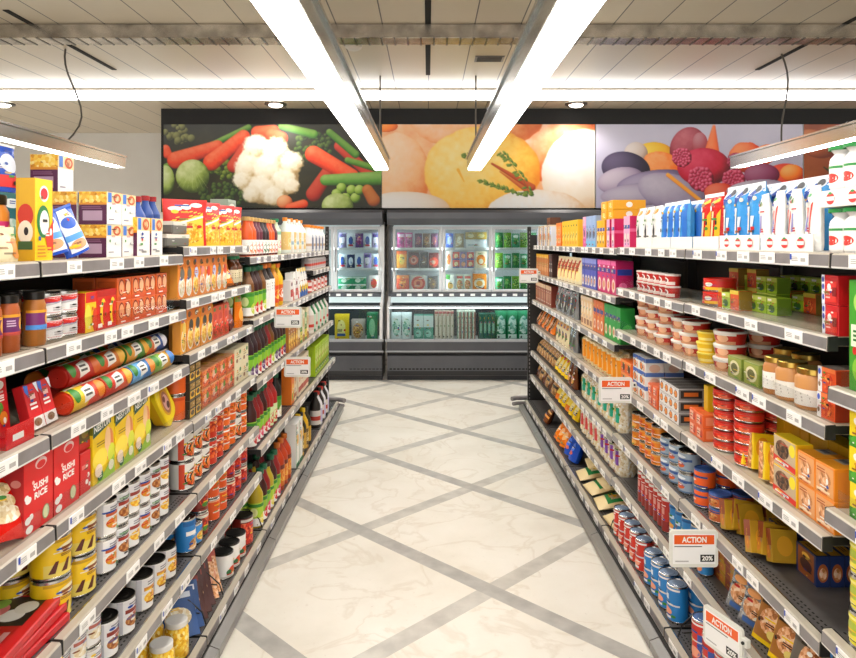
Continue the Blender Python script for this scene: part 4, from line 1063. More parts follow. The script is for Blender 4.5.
# --- sixth shelf
w4 = wcan('white tin with brown dish', 'F_bean', '#8a2c20', .086, .118, 'lid_dark'); w5 = wcan('white tin with golden dish', 'F_pasta', '#d89040', .086, .118, 'lid_dark')
nori = BX('nori_pack', 'pack', 'flat red seaweed pack', .30, .022, .19, '#c4141c', (), (), [('r', .5, .14, .96, .88, '#1a1416'), ('e', .66, .4, .1, .16, '#f0ece4'), ('e', .78, .3, .1, .14, '#e8e4d8'), ('e', .74, .62, .1, .12, '#e07a80'), ('e', .84, .66, .08, .1, '#8ab850'), ('r', .1, .2, .4, .28, '#e0a0a0'), ('e', .2, .6, .1, .14, '#a01018')], bev=.003)
for t in range(3): one('L', 0, 4, 38, nori, z=t * .0235, inset=.03 + .006 * (t % 2), yaw=3 * t - 2, tier=t, ntier=3)
for t in range(3): one('L', 0, 4, 38, nori, z=t * .0235, inset=.24, yaw=2 * t - 2, tier=t, ntier=3, desc='flat red seaweed pack further in')
run('L', 1, 5, 60, 108, wcan('white tin with pale label', 'F_rice', '#b86a5c', .08, .096), lv=2, rows=2, n=4)
run('L', 1, 5, 108, 144, w4, rows=3, n=3)
run('L', 1, 5, 147, 182, w5, rows=2, n=4)
one('L', 0, 5, 46, POUCH('bag', 'bag', 'brown crisp bag', .14, .12, .07, 'foil_brown', [('e', .5, .5, .3, .3, '#e0a050')]), pitch=-30, inset=.03)
# --- bottom shelf, bay 1
gl = JAR('jar', 'jar', 'golden jar with white lid', .088, .135, 'F_corn', 'rail_white', None, n=26, top='rail_white')
run('L', 1, 6, 166, 195, gl, n=2, rows=2, inset=.03, fit=False)
gn = POUCH('bag', 'bag', 'green and yellow noodle bag', .15, .11, .07, 'F_pasta', [('r', 0, .72, 1, 1, '#4aa828'), ('r', 0, 0, 1, .16, '#4aa828'), ('p', [(.0, .72), (1, .72), (.6, .55), (.2, .6)], '#6ac03c')], style='pillow')
for i, (px, yw) in enumerate(((152, 6), (129, -5), (106, 4))): one('L', 1, 6, px, gn, inset=.03, pitch=-52, yaw=yw, z=.0)
one('L', 1, 6, 140, gn, inset=.07, pitch=-62, z=.112, yaw=4, desc='green and yellow noodle bag lying on others')
pk = [POUCH('pouch', 'pouch', 'flat pouch with salmon picture', .14, .20, .022, '#d8a078', [('r', .0, .0, 1, 1, 'F_fish'), ('e', .5, .4, .4, .22, '#e8a080'), ('e', .3, .3, .14, .06, '#5a9a3c'), ('r', 0, .8, 1, 1, '#b8442c')], style='pillow'),
      POUCH('pouch', 'pouch', 'flat dark pouch with meat', .15, .20, .022, '#4a1a14', [('e', .5, .4, .36, .2, 'F_bean'), ('e', .4, .3, .12, .06, '#4a8a30'), ('r', .1, .78, .9, .9, '#8a2c20')], style='pillow'),
      POUCH('pouch', 'pouch', 'flat blue pouch with rice', .15, .19, .022, '#28508c', [('e', .5, .4, .36, .2, 'F_rice'), ('r', .1, .78, .9, .9, '#dfe4f0')], style='pillow')]
Xb = frontX('L', ZB)
for i in range(7):
    p = pk[0] if i > 4 else pk[1] if i > 1 else pk[2]
    Y = 2.68 + .056 * i; drop(p, 'L', Xb + .03 + .002 * i, Y, ZB, place_words('L', 2, 6), yaw=-58, pitch=-46)
# --- bay 2, top shelf
mt = TRAY('meal_tray', 'silver foil meal tray', .2, .045, .14, 'fridge_grey', [('r', .05, .3, .95, .9, '#d8d4c8')])
lidp = BX('meal_tray', 'ready meal', 'sealed ready meal tray', .2, .05, .14, '#6a6862', [('r', 0, .7, 1, 1, '#e4dcd0')], [('r', 0, .7, 1, 1, '#e4dcd0')], [('r', .05, .05, .95, .95, '#ece4d6'), ('e', .5, .5, .34, .34, 'F_rice'), ('r', .1, .1, .5, .3, '#c84a28')], bev=.006)
one('L', 2, 0, 181, lidp, inset=.03, yaw=-6); one('L', 2, 0, 182, lidp, inset=.05, yaw=4, z=.052, desc='sealed ready meal tray atop another')
cb_ = POUCH('pasta_bag', 'bag', 'red and yellow pasta bag', .20, .205, .07, 'foil_yellow', [('r', 0, 0, 1, 1, '#f4cc3c'), ('p', [(0, .45), (1, .72), (1, 1), (0, 1)], '#d81c14'), ('r', 0, .0, .1, 1, '#d81c14'), ('r', .9, 0, 1, 1, '#d81c14'), ('e', .52, .28, .38, .22, 'F_pasta'), ('e', .25, .8, .16, .05, W_), ('e', .5, .84, .12, .06, W_), ('e', .74, .88, .14, .05, W_), ('p', [(.1, .42), (.9, .62), (.9, .66), (.1, .46)], W_)], crimp='#d81c14', fine=8)
one('L', 2, 0, 200, cb_, yaw=-48, inset=.03, desc='wide red and yellow pasta bag turned outwards'); one('L', 2, 0, 180, cb_, yaw=-40, inset=.22, sz=.85, desc='red and yellow pasta bag behind meal trays')
run('L', 2, 0, 208, 223, cb_, n=1, fit=False, yaw=-20); run('L', 2, 0, 226, 249, cb_, n=2, fit=False, yaw=-22)
one('L', 2, 0, 232, BX('food_box', 'box', 'grey-green box behind pasta bags', .16, .26, .1, '#a8b4a4', std('#8a9a88', '#e0e4d8', None)), inset=.16)
# bay 2, second shelf
def ob(desc, pic, c2, col='#ee8a1c', w=.1, h=.168):
    return BX('meal_box', 'box', desc, w, h, .035, col, [('r', 0, .72, 1, 1, '#e07a14'), ('e', .36, .86, .22, .07, '#6a4a18'), ('e', .5, .3, .44, .26, W_), ('e', .5, .3, .38, .22, pic), ('e', .58, .6, .3, .14, c2)], sidecol='#e89a3c')
o1, o2, o3, o4 = ob('orange meal box with grey bowl', 'F_rice', '#6a645c'), ob('orange meal box with blue cup', 'F_pasta', '#b8c4e8'), ob('orange meal box with pink dish', 'F_fish', '#e88a80'), ob('orange meal box with red dish', 'F_rice', '#e0401c')
run('L', 2, 1, 171, 227, [o1, o1, o2, o3, o4, o2, o1, o4], n=8, rows=2)
one('L', 2, 1, 231, POUCH('bag', 'bag', 'orange snack bag', .13, .12, .06, 'foil_orange', [('e', .5, .4, .3, .22, '#f8d8a0')]), pitch=-25, yaw=-30)
one('L', 2, 1, 233, BX('food_box', 'box', 'flat black carton', .24, .05, .2, '#1c1a1a', [('r', .1, .3, .7, .6, '#5a5650')]), inset=.1, z=.10, desc='flat black carton over snack bag') if 0 else None
dk = BOT('bottle', 'bottle', 'brown juice bottle with green cap', .082, .265, 'glass_brown', '#1c7a4c', '#e6e0cc', [('r', 0, .6, 1, .9, '#c8b47a'), ('e', .5, .3, .16, .2, '#9ac048')], neck=.4)
run('L', 2, 1, 236, 251, BOT('bottle', 'bottle', 'short brown bottle with green cap', .075, .155, 'glass_brown', '#1c7a4c', '#d8cca8', [('l', .3, .3, .7, .8, 3, '#8a7a50')], neck=.5), n=4, rows=2)
# bay 2, third shelf
run('L', 2, 2, 173, 186, ob('yellow-orange rice box', 'F_pasta', '#e8c860', '#f0a820'), n=2)
run('L', 2, 2, 187, 213, [ob('orange box with black bowl', 'F_pasta', '#3c3630', '#ec9420', .1, .175), ob('orange box with risotto bowl', 'F_corn', '#46403a', '#ec9420', .1, .175)], n=4, rows=2)
run('L', 2, 2, 213, 229, BX('meal_box', 'box', 'red box with tomato dish', .105, .15, .04, '#d8502c', [('e', .5, .34, .46, .3, 'F_tomato'), ('e', .4, .66, .3, .12, '#c8321c'), ('e', .3, .9, .2, .06, '#5a8a3c'), ('e', .62, .28, .26, .14, '#f04a34')], sidecol='#c85a30'), n=3)
one('L', 2, 2, 233, BX('meal_box', 'box', 'maroon carton with noodles', .085, .165, .03, '#5c1c14', [('r', .12, .55, .88, .95, '#d8c8b4'), ('e', .5, .74, .3, .12, 'F_stew'), ('e', .5, .3, .36, .16, '#a8442c')]), roll=-14, pitch=-10, desc='maroon carton leaning by orange bags')
run('L', 2, 2, 239, 251, POUCH('bag', 'bag', 'orange and green bag', .11, .19, .05, 'foil_orange', [('r', 0, .7, 1, 1, '#7a8c1c'), ('e', .5, .35, .34, .2, '#f8b040')]), n=3)
# bay 2, fourth shelf
run('L', 2, 3, 171, 189, CAN('tin_can', 'tin', 'plain orange tin', .085, .105, '#e4601a', [('r', 0, .86, 1, .98, '#d04a14'), ('r', .75, .1, 1, .8, '#f0a860')], n=26), lv=2, n=2, rows=1, inset=.05)
yp = BX('meal_box', 'box', 'black and yellow noodle box', .07, .073, .05, '#3c2c14', [('r', .08, .08, .92, .5, 'F_corn'), ('e', .5, .3, .3, .14, '#4a3014'), ('r', .08, .6, .92, .92, '#a88440')], sidecol='#2c2014')
run('L', 2, 3, 190, 201, yp, lv=3, n=2)
nt = BX('noodle_tray', 'tray', 'clear tray of noodles', .15, .082, .12, '#b86a2c', [('r', .02, .1, .98, .95, 'F_stew'), ('e', .35, .5, .16, .22, '#e8b0a0'), ('e', .6, .6, .14, .18, '#5a8a2c')], [('r', .02, .1, .98, .95, 'F_stew')], [('r', .03, .03, .97, .97, '#e0a070'), ('e', .5, .5, .3, .3, 'F_mix')], bev=.004)
run('L', 2, 3, 203, 235, nt, lv=2, rows=1, n=6)
run('L', 2, 3, 236, 249, BX('food_box', 'box', 'cream box with green sprig', .13, .088, .1, '#e8dcb8', [('e', .75, .75, .14, .12, '#3a7a2c'), ('e', .3, .3, .14, .12, '#8a5a2c'), ('l', .2, .45, .7, .7, 2, '#a89868')]), lv=2, n=3)
# bay 2, fifth shelf
oj = CAN('tin_can', 'tin', 'orange tin with beans', .1, .115, '#e6e2da', [('r', -.0, .0, .16, 1, '#d8401a'), ('e', .56, .42, .42, .4, '#2a1c14'), ('e', .58, .42, .38, .36, 'F_orange')], n=24)
oj2 = CAN('tin_can', 'tin', 'red tin with stew', .092, .115, '#c8301a', [('r', 0, .25, 1, .7, 'F_stew'), ('r', 0, .74, 1, .82, '#e8e0d0')], n=24)
oj3 = CAN('tin_can', 'tin', 'orange and white tin', .09, .115, '#ee6a1c', [('r', 0, .28, 1, .34, W_), ('e', .5, .6, .24, .24, 'F_orange'), ('r', 0, .86, 1, .94, W_)], n=22)
run('L', 2, 4, 171, 249, [oj, oj, oj, oj2, oj2, oj3, oj3, oj, oj3, oj2, oj3, oj3, oj2], lv=2, rows=1, n=10)
run('L', 2, 4, 215, 249, oj3, lv=1, n=6, z=.211)if 0 else None
# bay 2, sixth shelf
bc = CAN('tin_can', 'tin', 'tall blue tin with nuts', .08, .135, '#2a86d0', [('r', .1, .52, .7, .66, W_), ('e', .5, .22, .3, .18, 'F_wafer'), ('r', 0, .84, 1, .98, '#1c68b0'), ('e', .4, .1, .2, .08, '#e8b468')], n=26)
run('L', 2, 5, 184, 200, bc, n=2, fit=False, rows=2)
run('L', 2, 5, 199, 206, CAN('tin_can', 'tin', 'short blue tin', .075, .085, '#3a90d8', [('e', .5, .4, .3, .3, 'F_pasta')]), n=1, fit=False)
run('L', 2, 5, 203, 214, CAN('tin_can', 'tin', 'dark red soup tin', .078, .1, '#8a2c20', [('e', .5, .5, .4, .36, 'F_tomato'), ('r', 0, .84, 1, .98, '#e4dccc'), ('e', .35, .3, .16, .12, '#4a8a30')]), lv=2, n=2)
run('L', 2, 5, 216, 231, CAN('tin_can', 'tin', 'bright orange tin', .085, .1, '#e8560f', [('r', .8, 0, 1, 1, '#d8d0c0'), ('r', 0, .94, 1, 1, '#f0a878')], n=26), lv=2, n=3)
run('L', 2, 5, 232, 250, CAN('tin_can', 'tin', 'red tomato tin', .085, .1, '#8a2014', [('r', .0, .1, 1, .85, 'F_tomato'), ('r', 0, .85, 1, .95, '#e8d8c0')], n=24), lv=2, n=4)
# bay 2, bottom shelf
wk = CAN('tin_can', 'tin', 'white tin with dark lid', .098, .118, '#f2f0ec', [('e', .42, .3, .16, .16, '#d84a1c'), ('e', .28, .24, .1, .12, '#2a6a3c'), ('e', .58, .24, .12, .12, '#e0641c'), ('r', 0, .0, 1, .08, '#c8c4bc'), ('e', .85, .3, .1, .1, '#e07a28')], 'lid_dark', n=28, inner='joint_black')
run('L', 2, 6, 231, 249, wk, n=3, inset=.03, rows=2, fit=False)
run('L', 2, 6, 248, 258, CAN('tin_can', 'tin', 'large red stew tin', .105, .15, '#7a1c12', [('r', 0, .05, 1, .84, 'F_tomato'), ('r', 0, .88, 1, .98, '#d8d0c4')], 'lid_dark', n=28), n=1, inset=.03, fit=False, rows=2)
# --- bays 3-5: bottles
def jb(desc, liq, lab1, fruit, h=.285, cap='#14613e', dia=.08):
    return BOT('juice_bottle', 'bottle', desc, dia, h, liq, cap, lab1, [('r', 0, .0, 1, .35, W_), ('e', .5, .3, .14, .24, fruit), ('e', .2, .6, .1, .2, '#e4f0a0'), ('e', .8, .55, .12, .2, '#b8dc4c'), ('r', 0, .82, 1, .96, '#3a8a2c')], (.04, .5), neck=.42)
g1, g2, g3, g4 = jb('dark juice bottle with purple fruit', '#2a1018', '#86c032', '#5a2470'), jb('dark juice bottle with red fruit', '#3a100c', '#9ac83c', '#d8302c'), jb('juice bottle with apple label', '#7a4a14', '#6ab02c', '#c8d84a'), jb('red juice bottle with berries', '#8a1418', '#8ac434', '#e0406a')
run('L', 3, 1, 252, 268, [g3, g2, g2], n=5, rows=2)
run('L', 3, 1, 268, 277, BOT('juice_bottle', 'bottle', 'dark bottle with large white label', .09, .29, '#2a1810', '#e87a1c', '#f4f2ee', [('l', .3, .6, .7, .9, 3, '#a09890')], (.05, .66), neck=.4), n=2)
run('L', 3, 1, 277, 290, [BOT('juice_bottle', 'bottle', 'orange juice bottle', .085, .28, '#e89414', '#f0c020', '#e0481c', [('e', .5, .5, .2, .3, '#f8d058')], (.1, .5), neck=.4), BOT('juice_bottle', 'bottle', 'yellow juice bottle', .085, .28, '#e8b81c', '#e8701c', '#d8601c', [('e', .5, .5, .2, .3, W_)], (.1, .5), neck=.4)], n=5)
run('L', 3, 2, 252, 287, [g1, g1, g2, g1, g2, g4, g3], n=12, rows=2)
run('L', 3, 3, 252, 272, [g2, g4, g4], n=7, rows=2)
run('L', 3, 3, 272, 279, BOT('juice_bottle', 'bottle', 'red juice bottle with red cap', .085, .28, '#a81c18', '#c8281c', '#d8e8b0', [('e', .5, .4, .2, .3, '#e0402c')], (.05, .45)), n=2)
run('L', 3, 3, 279, 284, jb('green-labelled dark bottle', '#1c1410', '#5a9a2c', '#e8e0c0'), n=1)
run('L', 3, 4, 258, 282, [jb('yellow-green juice bottle', '#b8a020', '#b4d83c', '#f0e04c', .27, '#2a1c18'), g2, g4], n=8, inset=.03, rows=2)
run('L', 3, 4, 283, 293, BOT('syrup_bottle', 'bottle', 'orange syrup bottle', .095, .29, '#b8380c', '#c86a1c', '#d8701c', [('e', .5, .5, .2, .3, '#f0b040'), ('r', 0, .8, 1, 1, '#6a1c08')], (.1, .55)), n=3, inset=.03)
# gift carton with bottles and the bottles along the top
gc = [BOT('drink_bottle', 'bottle', n_, .075, .225, c, '#c8a05c', W_, [('e', .5, .5, .3, .4, f), ('r', 0, 0, 1, .1, '#5c1c10')], (.02, .42), neck=.5) for n_, c, f in (('orange drink bottle with gold cap', '#e4560f', '#e87a1c'), ('plum drink bottle with gold cap', '#6a2438', '#d83a2c'), ('black drink bottle with gold cap', '#2a141c', '#2a6a2c'))]
run('L', 3, 0, 251, 279, [gc[0], gc[0], gc[1], gc[1], gc[2], gc[2]], n=10, inset=.03)
pw = BOT('drink_bottle', 'bottle', 'pale bottle with pink dot', .09, .24, '#d8e4c0', '#1c7a4c', '#eef0dc', [('e', .5, .3, .2, .2, '#e89a9a'), ('r', 0, .75, 1, .9, '#8ac0a0')], (.1, .7), neck=.5)
run('L', 3, 0, 280, 290, [pw, BOT('drink_bottle', 'bottle', 'clear bottle with green label', .085, .225, '#cfe0d0', '#d8e4d8', '#5ab080', [('e', .5, .5, .2, .3, W_)], (.05, .35), neck=.4)], n=5)
run('L', 4, 0, 290, 307, [BOT('drink_bottle', 'bottle', 'clear bottle with orange cap', .09, .26, '#dfe6e0', '#ee8a1c', '#e8c478', [('e', .5, .5, .3, .36, '#f4e8c8')], (.1, .6)), BOT('drink_bottle', 'bottle', 'white bottle with pale cap', .09, .25, '#eceae4', '#f0efea', '#dfe2e0', [('r', 0, .3, 1, .5, '#9cb8c8')], (.1, .6))], n=9)
run('L', 5, 0, 311, 329, [BOT('drink_bottle', 'bottle', 'white bottle with orange top', .09, .23, '#efece6', '#ee8a1c', '#e8e4e4', [('r', 0, .2, 1, .4, '#c8a888')], (.1, .6), neck=.6), BOT('drink_bottle', 'bottle', 'grey-blue bottle', .09, .2, '#aab0c0', '#e8e8ea', '#70788c', (), (.1, .6))], n=9)
run('L', 5, 1, 311, 329, JAR('jar', 'jar', 'white jar with black lid', .09, .12, '#dcd6d4', 'lid_dark', '#b8b0b0', [('r', 0, .3, 1, .6, '#c84a3c')], (.1, .7)), n=9)
bl = POUCH('refill_pouch', 'pouch', 'white pouch with yellow cap', .1, .22, .06, 'foil_white', [('r', 0, .0, 1, .35, '#3a64b0'), ('e', .5, .3, .3, .14, '#e8c020'), ('r', .2, .86, .8, 1, '#f0c81c')])
rd = BX('food_box', 'box', 'white and red box', .1, .15, .06, '#efe8e6', [('r', 0, .2, 1, .55, '#d83c34'), ('e', .5, .8, .3, .1, '#7a2c2c')])
run('L', 4, 1, 291, 300, [rd, BX('food_box', 'box', 'white box with red corner', .1, .2, .06, W_, [('p', [(0, 0), (.6, 0), (0, .5)], '#d83c34')])], n=4)
run('L', 4, 1, 300, 309, bl, n=4)
run('L', 5, 2, 311, 329, [JAR('jar', 'jar', 'red jar with black lid', .09, .12, '#c84a3a', 'lid_dark', '#f0e4e0', [('r', 0, .3, 1, .6, '#d84a40')], (.1, .7)), JAR('jar', 'jar', 'white sauce jar with black lid', .09, .12, '#ece4e0', 'lid_dark', '#d8a098', (), (.1, .7))], n=9)
run('L', 4, 2, 288, 298, BX('food_box', 'box', 'brown and orange food box', .1, .2, .06, '#b06a2c', std('#8a4a1c', '#e8c890', 'F_pasta')), n=4)
run('L', 4, 2, 298, 309, [BX('food_box', 'box', 'beige box with brown base', .1, .24, .06, '#ecdcb8', [('r', 0, 0, 1, .2, '#a86a34'), ('e', .5, .6, .3, .16, '#c8a060')]), BX('food_box', 'box', 'green and yellow food box', .1, .21, .06, '#4a8a34', [('r', 0, .1, 1, .4, '#e8d040'), ('e', .5, .7, .3, .14, '#e8f0c0')])], n=5)
run('L', 5, 3, 311, 329, [BOT('sauce_bottle', 'bottle', 'white bottle with black cap', .085, .25, '#e8e2dc', K_, '#d8c4b8', [('r', 0, .2, 1, .4, '#c83a2c')], (.1, .6)), BOT('sauce_bottle', 'bottle', 'green bottle with black cap', .085, .25, '#2c7a48', K_, '#b8d8c0', (), (.1, .6))], n=9)
run('L', 4, 3, 284, 297, [BX('juice_carton', 'carton', 'orange juice carton', .1, .26, .07, '#e8761c', [('r', 0, .7, 1, .9, '#d85018'), ('e', .5, .35, .34, .2, '#f8c050'), ('e', .3, .2, .2, .1, '#7aa828')]), BX('juice_carton', 'carton', 'beige drink carton', .1, .29, .07, '#e8d4b0', [('r', 0, .1, 1, .2, '#c06a3c'), ('e', .5, .55, .3, .16, '#d8a878')])], n=6)
run('L', 4, 3, 299, 309, BX('juice_carton', 'carton', 'beige and red drink carton', .1, .27, .07, '#ead8bc', [('r', 0, .1, 1, .24, '#b8442c'), ('e', .5, .55, .3, .16, '#e09a70')]), n=4)
run('L', 5, 4, 311, 329, BX('tea_box', 'box', 'lime green tea box', .1, .25, .07, '#a8c81c', [('e', .5, .6, .3, .2, '#e8f0a0'), ('r', .1, .1, .9, .26, '#4a8a1c'), ('e', .3, .3, .1, .06, '#e0482c')]), n=9)
run('L', 4, 4, 296, 303, BX('juice_carton', 'carton', 'white carton with green frame', .14, .30, .08, '#f2f0ea', [('r', .0, 0, 1, .08, '#1c7a44'), ('r', 0, 0, .1, 1, '#1c7a44'), ('e', .5, .6, .3, .14, '#e8b04c')]), n=2, inset=.03)
run('L', 4, 4, 303, 312, [BOT('oil_bottle', 'bottle', 'yellow oil bottle', .09, .3, '#d8a81c', '#e8c020', '#6a4a10', [('e', .5, .5, .2, .3, '#e8d080')], (.1, .5), neck=.36), BOT('oil_bottle', 'bottle', 'dark oil bottle with gold label', .09, .29, '#2a2410', K_, '#c8981c', (), (.1, .5), neck=.36)], n=4, inset=.03)
run('L', 5, 5, 313, 330, [BOT('oil_bottle', 'bottle', 'black vinegar bottle', .09, .29, '#201814', K_, '#d8d0c8', [('r', 0, .3, 1, .6, '#b83a2c')], (.1, .5), neck=.36), BOT('oil_bottle', 'bottle', 'white plastic bottle', .1, .28, '#e8e8ec', '#c8382c', '#c0b8d8', (), (.1, .5), neck=.4)], n=8, inset=.03)
# ------------------------------------------------------------------ RIGHT RACK
# --- top shelf: display cartons with packs standing in them
def circ(cu, cv, r, a): return [('e', cu, cv, r, r * a, '#d8322c'), ('r', cu - r * .9, cv - r * a * .35, cu + r * .9, cv + r * a * .35, W_), ('e', cu, cv + r * a * .9, r * .4, r * a * .2, '#3a9a4c')]
tr1 = TRAY('display_tray', 'white carton tray with red round marks', .30, .052, .20, W_, sum([circ(x, .5, .07, 4.2) for x in (.2, .5, .8)], []))
tr2 = TRAY('display_tray', 'plain white carton tray', .24, .05, .20, W_)
def tray(sec, Y, t, **k):
    X = frontX('R', 1.62) + .03; return drop(t, 'R', X, Y, RZ[sec][0], place_words('R', sec, 0), **k)
for Y in (2.055, 2.365): tray(1, Y, tr1)
for Y in (2.645,): tray(1, Y, tr2)
for Y in (2.90, 3.15, 3.40): tray(2, Y, tr2)
sl = POUCH('sugar_pack', 'pack', 'slim white pack with red stripes', .048, .185, .034, 'foil_white', [('p', [(.3, .2), (.5, .3), (.8, .75), (.6, .7)], '#d8463c'), ('e', .4, .85, .14, .03, '#58a868'), ('r', .2, .1, .8, .14, '#6ab07a'), ('p', [(.2, .5), (.34, .5), (.5, .66), (.36, .66)], '#e89088')], style='brick')
sl2 = POUCH('sugar_pack', 'pack', 'slim white pack with lilac print', .048, .18, .034, 'foil_white', [('p', [(.3, .3), (.5, .3), (.7, .6), (.5, .6)], '#8a88c8'), ('e', .5, .8, .2, .03, '#c85a60'), ('r', .3, .12, .7, .2, '#7a9ac8')], style='brick')
ya = 1.945
for i in range(7): drop((sl, sl2, sl2, sl)[i % 4], 'R', frontX('R', 1.62) + .045 + .012 * (i % 2), ya + .0485 * i, 1.624, place_words('R', 1, 0), roll=(0, 3, -4, 2)[i % 4])
bs = POUCH('sugar_pack', 'pack', 'blue and white sugar pack', .125, .225, .06, 'foil_sky', [('p', [(0, .7), (1, .86), (1, 1), (0, 1)], '#e8f0f8'), ('p', [(.1, .72), (.6, .9), (.9, .88), (.4, .7)], '#1c4ca8'), ('r', .12, .08, .7, .2, '#cfe0f0'), ('p', [(.2, .24), (.4, .24), (.5, .64), (.3, .64)], W_), ('p', [(.5, .2), (.66, .2), (.76, .5), (.6, .5)], '#dfeaf6'), ('e', .8, .9, .12, .05, '#4a4a50')], style='brick', crimp='#e8f0f8')
run('R', 1, 0, 820, 722, bs, n=6, inset=.128, fit=False, z=.004)
run('R', 1, 0, 757, 720, bs, n=3, inset=.05, z=.004)
rp = POUCH('sugar_pack', 'pack', 'red and yellow pack', .11, .212, .05, 'foil_red', [('r', 0, .93, 1, 1, W_), ('p', [(.1, .8), (.9, .9), (.9, .84), (.1, .7)], '#f4c020'), ('p', [(.2, .1), (.36, .1), (.62, .66), (.46, .66)], '#f6d8a0'), ('p', [(.6, .06), (.9, .06), (.95, .7), (.8, .6)], '#f4b81c'), ('e', .3, .72, .18, .05, W_)], style='brick')
run('R', 1, 0, 718, 688, rp, n=3, inset=.05, z=.004, rows=2)
run('R', 2, 0, 684, 659, POUCH('sugar_pack', 'pack', 'sky blue sugar pack', .10, .205, .055, 'foil_sky', [('p', [(.1, .1), (.4, .1), (.6, .95), (.3, .95)], '#bfe0f8'), ('r', 0, .92, 1, 1, '#e8f0f8'), ('r', .7, .1, .95, .9, '#2a74d0'), ('e', .2, .2, .16, .06, W_)], style='brick'), n=4, inset=.05, z=.004, rows=2)
wbk = POUCH('sugar_pack', 'pack', 'white and black pack with oranges', .12, .20, .055, 'foil_white', [('p', [(0, .2), (.3, .9), (.12, 1), (0, .9)], K_), ('p', [(.5, .1), (.6, .3), (.52, .6), (.4, .4)], K_), ('e', .66, .86, .16, .07, '#ee8a1c'), ('l', .3, .1, .9, .3, 3, '#5a5650')], style='brick')
run('R', 2, 0, 657, 633, wbk, n=3, inset=.05, z=.004)
ph = BX('sweetener_box', 'box', 'pink narrow box with blue logo', .062, .168, .17, '#d81c60', [('r', 0, 0, 1, 1, '#f0a8c8'), ('r', 0, .6, 1, .72, '#3a50b0'), ('e', .5, .3, .3, .16, '#e8e0d0'), ('e', .5, .22, .18, .06, '#a83a60')], [('r', 0, .5, 1, .6, '#e86090')], sidecol='#d81c60')
yh = BX('sweetener_box', 'box', 'yellow narrow box with blue logo', .062, .168, .17, '#f4b414', [('r', 0, .6, 1, .72, '#3a50b0'), ('e', .5, .3, .3, .16, '#f8e4a0'), ('e', .5, .2, .16, .06, '#5a3a1c')], sidecol='#eea810')
run('R', 2, 0, 629, 617, ph, n=3, fit=False)
run('R', 3, 0, 615, 605, ph, n=2, inset=.035); run('R', 3, 0, 604, 596, yh, n=3)
run('R', 3, 0, 613, 600, BX('sweetener_box', 'box', 'flat yellow box with white star', .12, .054, .19, '#f4ae10', [('e', .5, .5, .2, .3, '#f8d880')], [('e', .5, .5, .1, .3, W_)]), lv=2, n=2, z=.1695, inset=.035) 
run('R', 3, 0, 595, 579, [BX('tea_box', 'box', 'pink and violet box', .1, .205, .08, '#e88ab8', [('r', 0, .0, 1, .28, '#e8509a'), ('e', .5, .45, .2, .12, '#5a3a50'), ('r', 0, .7, 1, 1, '#f0b0cc')]), BX('tea_box', 'box', 'pale blue box with dark figures', .1, .205, .08, '#9ab4dc', [('r', 0, 0, 1, .2, '#7ac0e8'), ('e', .35, .4, .12, .14, '#3a2a34'), ('e', .7, .45, .12, .16, '#4a3a40')])], n=7, seq=[1, 1, 1, 0, 0])
run('R', 4, 0, 578, 562, BX('tea_box', 'box', 'yellow tea box', .1, .195, .08, '#f4c020', [('e', .5, .4, .3, .18, '#f8dc70'), ('e', .6, .8, .1, .04, '#4a3a1c'), ('r', .1, .1, .5, .2, '#e89a1c')]), n=6)
run('R', 4, 0, 561, 552, BX('tea_box', 'box', 'orange tea box', .1, .19, .08, '#ee7a1c', [('r', .1, .5, .9, .85, '#f6a050'), ('e', .5, .25, .3, .12, '#f8c890')]), n=5)
run('R', 5, 0, 551, 533, [BX('tea_box', 'box', 'white and blue tea box', .1, .17, .08, '#e8ecf4', [('r', 0, 0, .4, 1, '#6a94d0'), ('e', .6, .4, .2, .2, '#e8c070')]), BX('tea_box', 'box', 'beige tea box', .1, .185, .08, '#ecd8b8', [('r', 0, .3, 1, .6, '#e89a48')]), BX('tea_box', 'box', 'brown and cream tea box', .1, .185, .08, '#7a3418', [('r', .3, 0, .7, 1, '#f0dcc0')])], n=10)
run('R', 5, 0, 549, 535, BX('tea_box', 'box', 'tall brown box at back', .3, .27, .1, '#6a3a20', [('r', 0, .84, 1, 1, '#8a5030'), ('r', .3, .3, .6, .7, '#a86a40')]), n=2, inset=.14)
gb = BOT('seasoning_bottle', 'bottle', 'white bottle with green cap', .062, .118, '#eeecea', '#1f8a3c', '#f4f2ee', [('e', .5, .4, .14, .2, '#d83a30'), ('r', .3, .8, .7, .9, '#3a9a4c')], (.05, .6), neck=.85, shoulder=.66)
XT = frontX('R', 1.62)
for t, z in ((0, .001), (1, .168)):
    for i in range(4):
        for r in range(2): drop(gb, 'R', XT + .05 + .066 * r, 1.655 + .066 * i, 1.62 + z, place_words('R', 1, 0), t, 2, r)
drop(BX('seasoning_box', 'box', 'white carton with red marks between green-capped bottles', .28, .045, .15, W_, circ(.2, .5, .07, 5) + circ(.55, .5, .07, 5) + circ(.85, .5, .07, 5)), 'R', XT + .04, 1.755, 1.62 + .122, place_words('R', 1, 0))
